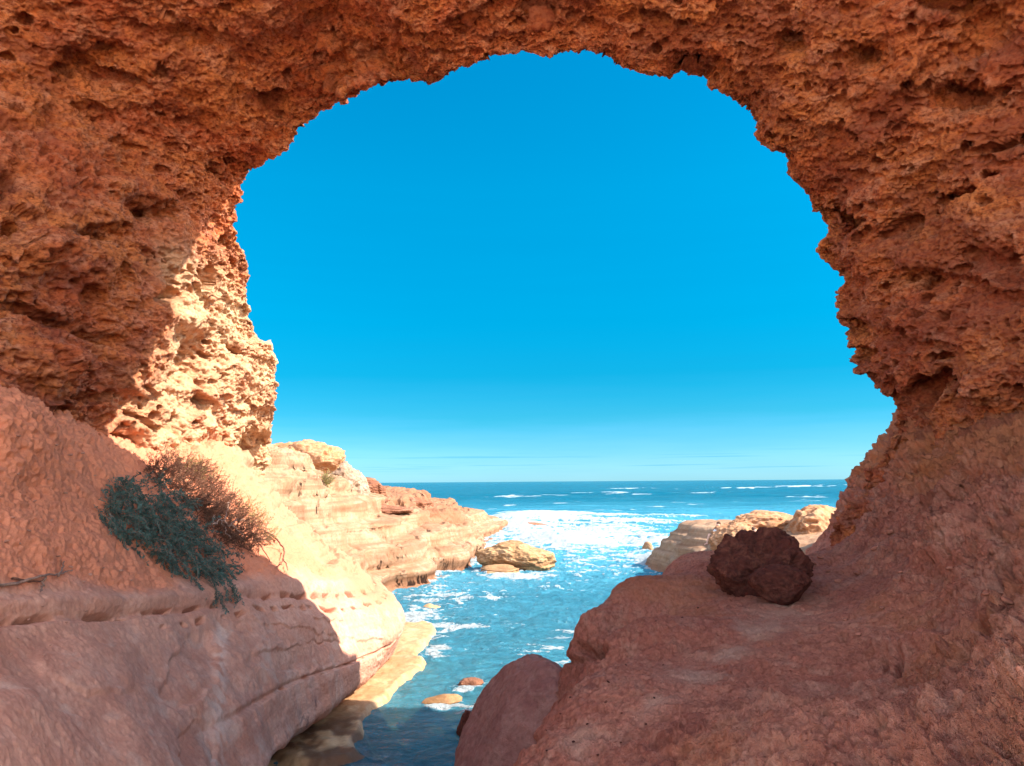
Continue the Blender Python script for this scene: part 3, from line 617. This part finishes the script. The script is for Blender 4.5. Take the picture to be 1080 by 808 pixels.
# ------------------------------------------------------------------ rocks
_ico = {}
def ico(n):
    if n not in _ico:
        bm = bmesh.new(); bmesh.ops.create_icosphere(bm, subdivisions=n, radius=1.)
        V = np.array([v.co[:] for v in bm.verts]); Fc = np.array([[v.index for v in f.verts] for f in bm.faces]); bm.free(); _ico[n] = (V, Fc)
    return _ico[n]
def rock_verts(n, size, seed, planes=14, soft=.10, rough=.08, pits=0., fr=1.5, layer=0., flat_bottom=None, cavity=None, cleft=()):
    V, Fc = ico(n); r = np.random.default_rng(seed)
    D = V/np.linalg.norm(V, axis=1, keepdims=True)
    pn = r.normal(size=(planes, 3)); pn /= np.linalg.norm(pn, axis=1, keepdims=True); pd = r.uniform(.72, 1.0, planes)
    t = pd[None]/np.maximum(D@pn.T, .05)
    rad = -soft*np.log(np.exp(-t/soft).sum(1)+np.exp(-1.15/soft))
    Pp = D*rad[:, None]
    Pn = Pp+r.uniform(0, 50, 3)
    dsp = rough*(fbm(Pn*fr, 5, seed, 2.1, .55)+.5*ridged(Pn*fr*1.7, 4, seed+7))
    if pits: dsp = dsp-pits*(honey(warp(Pn, .15, 2, seed+3)*3.2, seed+9, .02, .5, .8)+.4*honey(Pn*8, seed+10))
    if layer:
        f_, r_ = slabs(Pn[:, 2]+.05*fbm(Pn*2, 2, seed), seed, .16); dsp = dsp+layer*((r_-.5)*2*sst(0, .2, f_)*sst(1, .8, f_)-.6*sst(.12, 0, f_))
    if cavity is not None:
        for c, w, a in cavity:
            c = np.array(c, float); c /= np.linalg.norm(c); dsp = dsp-a*np.exp(-((D-c)**2).sum(1)/w**2)
    for c, of, w, a in cleft:
        c = np.array(c, float); c /= np.linalg.norm(c); t_ = D@c-of+.10*fbm(Pn*1.6, 3, seed+31); dsp = dsp-a*np.exp(-(t_/w)**2)
    Pp = Pp*np.maximum(1+dsp[:, None], .3)
    Pp = Pp*np.array(size)
    return Pp, Fc
def rock_obj(name, loc, size, mat, seed, n=6, rotz=0., label=None, cat='rock', group=None, **k):
    Pp, Fc = rock_verts(n, size, seed, **k)
    o = mesh_obj(name, Pp, Fc, mat); o.location = loc; o.rotation_euler = (0, 0, rotz)
    tag(o, label, cat, group); return o

b0 = at(793, 622, 9.9)
rock_obj('boulder', tuple(at(800, 603, 9.9)), (.53, .5, .45), M_DARK, 5, 7, 0., 'large dark red pitted boulder on the cave floor, tallest one in the shade', 'boulder', rough=.19, pits=.07, fr=1.7, planes=9, soft=.04, cleft=[((.9, .1, .35), .0, .09, .12)],
         cavity=[((-.36, -.88, -.34), .40, 1.0), ((-.12, -.95, .10), .16, .25), ((.1, -.6, .75), .12, .2)])
rock_obj('boulder', tuple(at(824, 617, 9.25)), (.37, .28, .215), M_DARK, 12, 6, .1, 'low rounded dark brown boulder leaning on the front of the tall pitted one', 'boulder', rough=.10, pits=.04, fr=1.6)
rock_obj('boulder', tuple(at(560, 822, 10.4)), (.98, 1.25, 1.36), M_SHADE, 23, 7, .3, 'smooth purple brown boulder at the channel edge below the right floor', 'boulder', rough=.08, fr=1.1, planes=9, soft=.15, layer=.012)
iso = on_z(543, 603, 0.)
rock_obj('islet_rock', (iso[0], iso[1]+1.2, .45), (1.75, 1.4, .88), M_ISLET, 31, 7, 0., 'flat layered golden rock standing alone in the channel surf', 'sea rock', rough=.16, layer=.035, fr=1.3, planes=12, soft=.05, pits=.03)
p = on_z(526, 606); rock_obj('islet_rock', (p[0], p[1]+.3, .06), (1.0, .8, .34), M_ISLET, 36, 6, 0., 'low wet rock at the left foot of the golden layered rock', 'sea rock', rough=.08, layer=.06)
p = on_z(466, 741); rock_obj('wet_rock', (p[0], p[1], .02), (.42, .24, .13), M_BED and M_ISLET, 41, 5, .1, 'flat tan rock awash in the channel, lower one nearest the dark boulder', 'sea rock', rough=.12)
p = on_z(495, 723); rock_obj('wet_rock', (p[0], p[1], .03), (.30, .2, .12), M_BROWN, 43, 5, .1, 'small dark knobbly rock awash in the middle of the channel', 'sea rock', rough=.2, pits=.12)
p = on_z(684, 580); rock_obj('wet_rock', (p[0], p[1], .15), (.36, .34, .34), M_CRAG, 45, 5, .1, 'small tan rock poking out of foam beside the right shelf', 'sea rock', rough=.12)
p = on_z(560, 557); rock_obj('wet_rock', (p[0], p[1], .1), (1.9, .9, .42), M_BROWN, 46, 5, .0, 'low brown rock off the tip of the headland in white surf', 'sea rock', rough=.12)
p = on_z(484, 776); rock_obj('wet_rock', (p[0]+.15, p[1], .12), (.2, .3, .35), M_DARK, 47, 5, .1, 'small black rock against the waterline of the purple boulder', 'sea rock', rough=.15, pits=.1)
rock_obj('pinnacle_rock', tuple(at(352, 507, 39)), (1.35, 1.1, 1.25), M_PALE, 52, 6, .3, 'white jagged pinnacle rock against the sky on the headland', 'rock', rough=.22, pits=.10, fr=1.8)
rock_obj('pinnacle_rock', tuple(at(374, 516, 40)), (1.0, .9, .95), M_PALE, 55, 6, .9, 'lower pale rock on the right shoulder of the white pinnacle', 'rock', rough=.22, pits=.10, fr=1.8)
rock_obj('pinnacle_rock', tuple(at(322, 490, 36)), (1.7, 1.3, .95), M_CRAG, 58, 6, .2, 'tan crag between the white pinnacle and the cave wall', 'rock', rough=.2, pits=.12, fr=1.8)
for (x, y, dd_, s, sd, lb) in [(385,517,43,(.95,.8,.55),61,'rounded brown rock cap on top of the stacked rocks beside the sea horizon'),(399,521,43.5,(.42,.5,.4),62,'small brown knob at the right end of the stack top'),
                           (378,530,41,(1.9,1.1,.45),63,'broad brown layered slab under the rock cap'),(390,541,40,(2.0,1.2,.40),64,'thin tan slab at the bottom of the brown stack'),
                           (425,541,46,(1.7,1.3,.85),65,'rough dark brown rock right of the stack on the headland'),(450,548,48,(2.1,1.3,.6),66,'brown rock with flaking face at the middle of the headland')]:
    rock_obj('stack_rock', tuple(at(x, y-3, dd_)), s, M_BROWN, sd, 6, .2, lb, 'rock', 'stacked brown rocks on the headland', rough=.14, layer=.05, pits=.08)
rock_obj('rock_outcrop', tuple(at(812, 566, 31)), (2.8, 1.5, 1.02), M_CRAG, 71, 7, .1, 'craggy sunlit orange outcrop behind the dark boulder', 'rock outcrop', rough=.16, pits=.13, fr=2., planes=16)
rock_obj('rock_outcrop', tuple(at(864, 563, 30)), (1.9, 1.3, 1.02), M_CRAG, 73, 6, .6, 'golden outcrop half hidden by the right cave wall', 'rock outcrop', rough=.16, pits=.13, fr=2.)
rock_obj('rock_outcrop', tuple(at(778, 572, 30)), (1.0, 1.0, .75), M_CRAG, 74, 6, .6, 'low left end block of the craggy orange outcrop above the pale shelf', 'rock outcrop', rough=.16, pits=.13, fr=2.)

# ------------------------------------------------------------------ plants, roots, stones, people
lP = L.reshape(-1, 3); lN = NL.reshape(-1, 3); lx2, ly2 = proj(lP)
okL = (rr > .8) & (rr < 6)
hP = H3.reshape(-1, 3); hx2, hy2 = proj(hP); fP = Fp.reshape(-1, 3); fN = NF.reshape(-1, 3); fx2, fy2 = proj(fP)
def pick(Pa, xa, ya, x, y, ok=None):
    e = (xa-x)**2+(ya-y)**2
    if ok is not None: e = np.where(ok, e, 1e9)
    e = np.where(e < e.min()+4, Pa[:, 1]*.5, 1e6+e); return int(np.argmin(e))
def in_poly(x, y, poly):
    c = False; n = len(poly)
    for i_ in range(n):
        (x0, y0), (x1, y1) = poly[i_], poly[i_-1]
        if (y0 > y) != (y1 > y) and x < (x1-x0)*(y-y0)/(y1-y0)+x0: c = not c
    return c
def tubes(paths, sides=4):
    V, Fc = [], []
    for pth, r0, r1 in paths:
        n = len(pth); pth = np.array(pth); T = np.gradient(pth, axis=0); T /= np.linalg.norm(T, axis=1, keepdims=True)+1e-9
        up_ = np.array([0, 0, 1.]) if abs(T[0, 2]) < .9 else np.array([1., 0, 0])
        A = np.cross(T, up_); A /= np.linalg.norm(A, axis=1, keepdims=True)+1e-9; Bn = np.cross(T, A); b0_ = len(V)
        for k_ in range(n):
            r_k = r0+(r1-r0)*k_/(n-1)
            for q_ in range(sides):
                an = 2*math.pi*q_/sides; V.append(pth[k_]+r_k*(math.cos(an)*A[k_]+math.sin(an)*Bn[k_]))
        for k_ in range(n-1):
            for q_ in range(sides):
                Fc.append([b0_+k_*sides+q_, b0_+k_*sides+(q_+1) % sides, b0_+(k_+1)*sides+(q_+1) % sides, b0_+(k_+1)*sides+q_])
    return np.array(V), np.array(Fc)
def leaves(base, dirs, length, width, r_):
    n = len(base); sd_ = np.cross(dirs, r_.normal(size=(n, 3))); sd_ /= np.linalg.norm(sd_, axis=1, keepdims=True)+1e-9
    Ls = length*r_.uniform(.6, 1.3, (n, 1)); Ws = width*r_.uniform(.7, 1.3, (n, 1)); m_ = base+dirs*Ls*.5
    V = np.stack([base, m_+sd_*Ws, base+dirs*Ls, m_-sd_*Ws], 1).reshape(-1, 3)
    return V, np.arange(4*n).reshape(n, 4)
def shrub(name, poly, n, Pa, Na, xa, ya, ok, blen, flow, mstem, mleaf, nleaf, ll, lw, label, cat, seed, lift=.5, thick=.006, gap=0., droop=.9, body=0., clump=0.):
    r_ = np.random.default_rng(seed); xs, ys = [p_[0] for p_ in poly], [p_[1] for p_ in poly]; root = None; paths = []; LB, LD = [], []
    flow = np.array(flow, float); c_ = 0
    while c_ < n:
        x, y = r_.uniform(min(xs), max(xs)), r_.uniform(min(ys), max(ys))
        if not in_poly(x, y, poly): continue
        c_ += 1
        i_ = pick(Pa, xa, ya, x, y, ok); b_ = Pa[i_]-Na[i_]*.03
        if root is None: root = b_.copy()
        b_ = b_+(root-b_)*clump
        dir_ = Na[i_]*lift+flow*r_.uniform(.3, 1.1)+r_.normal(size=3)*.45; dir_ /= np.linalg.norm(dir_)
        ln = blen*r_.uniform(.5, 1.25); m_ = 7; pth = [b_+Na[i_]*body*r_.uniform(0, 1)]
        for k_ in range(m_-1):
            dir_ = dir_+r_.normal(size=3)*.18+np.array([0, 0, -.12*droop]); dir_ /= np.linalg.norm(dir_); pth.append(pth[-1]+dir_*ln/(m_-1))
        paths.append((pth, thick, thick*.35)); pa = np.array(pth)
        for _ in range(3):                                      # side twigs
            k_ = r_.integers(1, m_-1); d2 = pa[k_+1]-pa[k_]; d2 = d2/np.linalg.norm(d2)+r_.normal(size=3)*.6; d2 /= np.linalg.norm(d2); q1 = [pa[k_]]
            for _k in range(3): d2 = d2+r_.normal(size=3)*.2+np.array([0, 0, -.1*droop]); d2 /= np.linalg.norm(d2); q1.append(q1[-1]+d2*ln*.13)
            paths.append((q1, thick*.6, thick*.25)); 
            if nleaf: t_ = r_.uniform(0, 2.99, nleaf//4); qa = np.array(q1); kk = t_.astype(int); LB.append(qa[kk]+(qa[kk+1]-qa[kk])*(t_-kk)[:, None]); dd_ = d2+r_.normal(size=(len(t_), 3))*.6; LD.append(dd_/np.linalg.norm(dd_, axis=1, keepdims=True))
        if nleaf:
            t_ = r_.uniform(.6, m_-1.001, nleaf); kk = t_.astype(int); LB.append(pa[kk]+(pa[kk+1]-pa[kk])*(t_-kk)[:, None])
            dd_ = (pa[kk+1]-pa[kk]); dd_ /= np.linalg.norm(dd_, axis=1, keepdims=True); dd_ = dd_*.9+r_.normal(size=dd_.shape)*.55; LD.append(dd_/np.linalg.norm(dd_, axis=1, keepdims=True))
    e_ = empty(name, tuple(root)); tag(e_, label, cat)
    V, Fc = tubes(paths, 3); o_ = mesh_obj('stem', V-root, Fc, mstem, e_)
    if nleaf: V, Fc = leaves(np.concatenate(LB), np.concatenate(LD), ll, lw, r_); mesh_obj('foliage', V-root, Fc, mleaf, e_, smooth=False)
    return e_
M_GREEN = flat_mat('blue_green_leaf', (.085, .15, .125), .6, .5, 9., .25); M_DRY = flat_mat('dry_red_brown_twig', (.16, .075, .05), .85, .4, 20.)
M_BARK = flat_mat('grey_brown_bark', (.30, .19, .14), .85, .3, 25.); M_OLIVE = flat_mat('dusty_olive_leaf', (.30, .26, .09), .7, .4, 8., .2); M_DLEAF = flat_mat('withered_leaf', (.18, .09, .055), .8, .4, 12., .1)
shrub('shrub', [(92,522),(118,508),(155,506),(190,535),(222,575),(240,612),(228,622),(195,600),(160,588),(122,565),(100,545)], 330, lP, lN, lx2, ly2, okL, .50, (.40, -.15, -.60), M_BARK, M_GREEN, 70, .045, .0075,
      'dark blue green shrub drooping over the edge of the sand ramp', 'shrub', 1, lift=.38, body=.22, droop=1.5)
shrub('dry_shrub', [(150,492),(185,486),(215,500),(248,535),(276,570),(262,580),(232,575),(205,545),(180,520),(158,505)], 700, lP, lN, lx2, ly2, okL, .37, (.25, -.1, .15), M_DRY, M_DLEAF, 34, .03, .005,
      'dry reddish brown twiggy shrub behind the green one', 'shrub', 2, lift=.5, body=.12, thick=.005, droop=.3)
shrub('low_shrub', [(172,487),(205,488),(236,505),(225,512),(195,500)], 70, lP, lN, lx2, ly2, okL, .38, (.1, 0, .3), M_BARK, M_OLIVE, 26, .035, .005, 'sunlit olive shrub along the top edge of the dry one', 'shrub', 3, lift=.9, thick=.004, droop=.2)
shrub('low_shrub', [(248,530),(262,532),(286,566),(284,578),(272,572)], 80, lP, lN, lx2, ly2, okL, .34, (.1, 0, .3), M_BARK, M_OLIVE, 26, .03, .005, 'yellow green sunlit plant at the right end of the dry shrub', 'shrub', 4, lift=.9, thick=.004, droop=.2)
hN = NH.reshape(-1, 3)
shrub('low_shrub', [(322,496),(350,500),(345,512),(325,508)], 40, hP, hN, hx2, hy2, None, .5, (0, 0, .3), M_BARK, M_OLIVE, 26, .06, .012, 'faded olive bush on the headland slope below the white pinnacle', 'shrub', 5, lift=.9, thick=.012, droop=.2, clump=.93)
def limb(name, pix, r0, r1, mat, label, cat, lift=.04, ok=okL, wig=.02, forks=(), arr=None):
    Pa, Na, xa, ya = arr or (lP, lN, lx2, ly2); r_ = np.random.default_rng(len(label))
    def path(pp): 
        c_ = []
        for x, y in pp: i_ = pick(Pa, xa, ya, x, y, ok); c_.append(Pa[i_]+Na[i_]*lift)
        c_ = cr(np.array(c_), 5*len(c_), 0); return c_+r_.normal(size=c_.shape)*wig*.3
    ps = [(path(pix), r0, r1)]+[(path(f__), r0*.7, r1) for f__ in forks]
    V, Fc = tubes(ps, 6); return tag(mesh_obj(name, V, Fc, mat), label, cat)
limb('driftwood', [(-6,619),(18,616),(40,612),(58,608),(75,603)], .018, .006, M_BARK, 'thin bleached forked stick lying on the sand ramp', 'stick', forks=[[(46,612),(42,620),(40,626)],[(60,608),(64,600),(66,594)]])
limb('driftwood', [(10,612),(28,616),(44,614)], .014, .006, M_DRY, 'short dark stick crossing the left end of the bleached one', 'stick')
limb('root', [(278,562),(290,570),(297,582),(296,594),(290,602)], .022, .006, M_DRY, 'bare dark root hanging over the ledge below the yellow green plant', 'root', lift=.07, forks=[[(296,590),(301,597),(300,602)],[(262,560),(274,580),(284,596)]])
limb('bare_branch', [(212,566),(222,562),(230,566),(238,560),(248,562)], .016, .006, M_BARK, 'pale twisted bare branch in the heart of the dry shrub', 'branch', lift=.30, wig=.05, forks=[[(222,562),(226,572),(232,580)],[(230,566),(240,572),(246,578)],[(226,562),(229,550),(232,538)],[(214,566),(213,556),(212,574)]])
PB2 = flat_mat('dull_red_stone', (.34, .13, .085), .9, .3, 30.); PB = flat_mat('pebble_stone', (.40, .20, .14), .9, .3, 30.)
def stones(lst, arr, ok, group, lab, mat, sc=1.):
    Pa, Na, xa, ya = arr; base = None; r_ = np.random.default_rng(9)
    for x, y, sz in lst:
        i_ = pick(Pa, xa, ya, x, y, ok); p_ = Pa[i_]; size = sz/FPX*p_[1]*.5*sc
        if base is None:
            Vv, Ff = rock_verts(3, (1, .85, .7), 77, rough=.12, planes=9); base = mesh_obj('stone', Vv, Ff, mat); o_ = base
        else: o_ = base.copy(); COL.objects.link(o_)
        o_.location = tuple(p_+Na[i_]*size*.25); o_.scale = (size*r_.uniform(.8, 1.3), size, size*r_.uniform(.7, 1.)); o_.rotation_euler = (r_.uniform(-.4, .4), r_.uniform(-.4, .4), r_.uniform(0, 6))
        tag(o_, lab, 'stone', group)
r_ = np.random.default_rng(5)
sl_ = [(8,570,5),(20,575,3),(32,560,4),(62,585,4),(55,548,4),(75,598,4),(85,560,3),(96,605,4),(110,598,3),(128,600,4),(38,528,4),(20,500,4),(52,505,3),(70,520,4),(140,612,3),(88,612,4),(15,545,4),(46,640,3),(70,655,3),(30,655,4),(92,645,3),(20,672,4),(54,680,3),(12,690,3),(48,690,4),(150,648,3),(100,500,3),(60,470,4),(75,480,5),(88,478,4),(20,460,5)]
stones(sl_, (lP, lN, lx2, ly2), okL, 'small stones scattered on the sand ramp', 'small reddish stone scattered on the left sand ramp', PB)
fl_ = [(846,600,9),(856,594,7),(864,588,6),(838,604,6),(884,612,7),(905,604,8),(1040,628,8),(1062,634,12),(922,578,8),(930,640,5),(890,652,5),(905,668,6),(950,602,6),(985,650,6),(940,560,9),(1000,600,7),(872,602,5)]
stones(fl_, (fP, fN, fx2, fy2), None, 'loose stones on the right slope', 'loose dark red stone on the slope below the right wall', PB2, 1.)
so_ = [(600,735,2),(640,720,2.4),(575,770,2.2),(620,762,2.4),(655,752,2),(690,735,2),(590,752,2.2),(660,700,2),(640,740,2.6),(605,782,2.4),(575,792,2),(680,765,2.2),(720,650,2),(690,655,1.6),(735,640,2),(630,795,2.2),(655,782,2),(700,700,2)]
stones(so_, (fP, fN, fx2, fy2), None, 'dark grit on the smooth floor', 'small dark stone lying on the smooth floor near the channel', M_DARK, 1.2)
# seated people far out on the sunlit shelf
M_SKIN = flat_mat('skin', (.62, .36, .26), .6, .06, 5.); M_SHIRT = flat_mat('white_cloth', (.78, .76, .74), .9, .05, 8.); M_HAIR = flat_mat('brown_hair', (.10, .05, .03), .7, .2, 60.); M_SHORT = flat_mat('grey_cloth', (.30, .29, .30), .9, .1, 10.)
def skin(name, pts_, edges, rad, mat, parent, sub=2):
    me = bpy.data.meshes.new(name); me.from_pydata([Vector(p_) for p_ in pts_], edges, []); me.update()
    o_ = bpy.data.objects.new(name, me); COL.objects.link(o_); sk = o_.modifiers.new('s', 'SKIN'); ss_ = o_.modifiers.new('d', 'SUBSURF'); ss_.levels = ss_.render_levels = sub
    for v_, r__ in zip(me.skin_vertices[0].data, rad): v_.radius = (r__, r__)
    me.skin_vertices[0].data[0].use_root = True
    dg = bpy.context.evaluated_depsgraph_get(); m2 = bpy.data.meshes.new_from_object(o_.evaluated_get(dg)); bpy.data.objects.remove(o_)
    for p_ in m2.polygons: p_.use_smooth = True
    m2.materials.clear(); m2.materials.append(mat); o2 = bpy.data.objects.new(name, m2); COL.objects.link(o2); o2.parent = parent; return o2
def person(loc, rz, label, lean=0.):
    e_ = empty('person', loc); e_.rotation_euler = (0, 0, rz); tag(e_, label, 'person')
    J = [(0,0,.12),(0,.02,.30),(0,.03,.48),(0,.03,.60),(0,0,.66),(0,-.01,.76),(0,-.02,.86),
         (.17,.02,.57),(.25,-.06,.34),(.16,-.28,.34),(.12,-.36,.36),(-.17,.02,.57),(-.25,-.06,.34),(-.16,-.28,.34),(-.12,-.36,.36),
         (.11,-.05,.11),(.15,-.42,.44),(.13,-.62,.06),(.13,-.78,.04),(-.11,-.05,.11),(-.15,-.42,.44),(-.13,-.62,.06),(-.13,-.78,.04)]
    Ed = [(0,1),(1,2),(2,3),(3,4),(4,5),(5,6),(3,7),(7,8),(8,9),(9,10),(3,11),(11,12),(12,13),(13,14),(0,15),(15,16),(16,17),(17,18),(0,19),(19,20),(20,21),(21,22)]
    Rr = [.14,.13,.15,.12,.055,.095,.08,.06,.045,.035,.04,.06,.045,.035,.04,.09,.06,.04,.035,.09,.06,.04,.035]
    skin('body', J, Ed, Rr, M_SKIN, e_)
    skin('shirt', [J[0],J[1],J[2],J[3],J[7],(.22,-.03,.44),J[11],(-.22,-.03,.44)], [(0,1),(1,2),(2,3),(3,4),(4,5),(3,6),(6,7)], [.155,.15,.168,.13,.08,.065,.08,.065], M_SHIRT, e_)
    skin('shorts', [J[0],J[15],(.14,-.30,.33),J[19],(-.14,-.30,.33)], [(0,1),(1,2),(0,3),(3,4)], [.16,.105,.085,.105,.085], M_SHORT, e_)
    skin('hair', [(0,.03,.80),(0,.04,.87),(0,-.01,.92)], [(0,1),(1,2)], [.085,.10,.075], M_HAIR, e_)
gx2, gy2 = proj(G3.reshape(-1, 3)); gP = G3.reshape(-1, 3)
def on_shelf(x, y, d_):
    p_ = at(x, y, d_); i_ = int(np.argmin((gP[:, 0]-p_[0])**2+(gP[:, 1]-p_[1])**2)); return gP[i_]
person(tuple(on_shelf(759, 588, 31)), -.9, 'person in a white top sitting on the sunlit shelf left of the dark boulder')
pz = on_shelf(797, 575, 27); person((pz[0], pz[1], pz[2]+.02), .5, 'person mostly hidden behind the dark boulder, only the head showing')

# unseen sand added outside the open rear, bouncing sunlight into the cave
nu = nv = 160
X, Y = np.meshgrid(np.linspace(-30, 30, nu), np.linspace(-40, -.5, nv)); g = np.stack([X, Y, X*0], -1).reshape(-1, 3)
gz = 2.75+.15*fbm(g*.3, 4, 905)+sst(-14, -40, g[:, 1])*5; g[:, 2] = gz
rear = grid_obj('bounce_ground', g.reshape(nv, nu, 3), M_SAND, attrs={'brown': gz*0})
tag(rear, 'unseen sand sheet added behind the viewer to bounce sunlight into the cave', 'bounce_ground', kind='structure')

# ------------------------------------------------------------------ sky, sun
SUN = Vector((.74, -.175, .64)).normalized()
el = math.asin(SUN.z); azm = math.atan2(SUN.x, SUN.y)
w = bpy.data.worlds.new('World'); S.world = w; w.use_nodes = True; nt = w.node_tree; nt.nodes.clear(); N = NT(nt)
sky = N.n('ShaderNodeTexSky', sky_type='NISHITA', sun_disc=False, sun_elevation=el, sun_rotation=azm, altitude=0, air_density=1., dust_density=.4, ozone_density=2.5)
tc = N.n('ShaderNodeTexCoord').outputs['Generated']
z = N.n('ShaderNodeSeparateXYZ', inp={0: tc}).outputs[2]
hzn = N.noise(N.scale(tc, (3, 3, 40)), 1.5, 4)
zz = N.math('ADD', z, N.math('MULTIPLY', N.math('SUBTRACT', hzn, .5), .025))
mul = N.ramp(zz, [(0., (.34, .76, 1.2)), (.026, (.26, .64, 1.03)), (.052, (.17, .55, .84)), (.087, (.06, .48, .67)), (.139, (.01, .48, .64)), (.208, (.0, .567, .72)), (.375, (.0, .75, .90)), (.574, (.0, .80, 1.01)), (.9, (.5, .95, 1.1))])
yv = N.n('ShaderNodeSeparateXYZ', inp={0: tc}).outputs[1]
hzc = 1
mul = N.mix(N.ramp(yv, [(0., 0.), (.35, 1.)]), (1.45, 1.10, .82), N.mix(1., mul, (.265, .262, .262), 'MULTIPLY'))  # sky behind the viewer boosted and warmed as added fill for the cave
col = N.mix(1., sky.outputs[0], mul, 'MULTIPLY')
sv = N.noise(N.scale(tc, (4, 4, 260)), 1., 3, .5)
st = N.math('MULTIPLY', N.ramp(sv, [(.56, 0.), (.66, 1.)]), N.ramp(z, [(.010, 0.), (.018, .95), (.030, .8), (.042, 0.)]))
col = N.mix(st, col, (.55, .8, .88), 'MULTIPLY')
bg = N.n('ShaderNodeBackground', inp={'Color': col, 'Strength': .15})
N.n('ShaderNodeOutputWorld', inp={'Surface': bg.outputs[0]})
sd = bpy.data.lights.new('sun', 'SUN'); sd.energy = 2.0; sd.angle = math.radians(.53); sd.color = (1., .93, .82)
so = bpy.data.objects.new('sun', sd); COL.objects.link(so); so.rotation_euler = SUN.to_track_quat('Z', 'Y').to_euler()

S.view_settings.view_transform = 'Standard'; S.view_settings.look = 'None'; S.view_settings.exposure = 2.6; S.view_settings.gamma = 1
S.cycles.use_denoising = True; S.cycles.max_bounces = 10; S.cycles.diffuse_bounces = 7; S.cycles.transparent_max_bounces = 8; S.cycles.glossy_bounces = 3
S.cycles.caustics_reflective = False; S.cycles.caustics_refractive = False; S.cycles.sample_clamp_indirect = 8
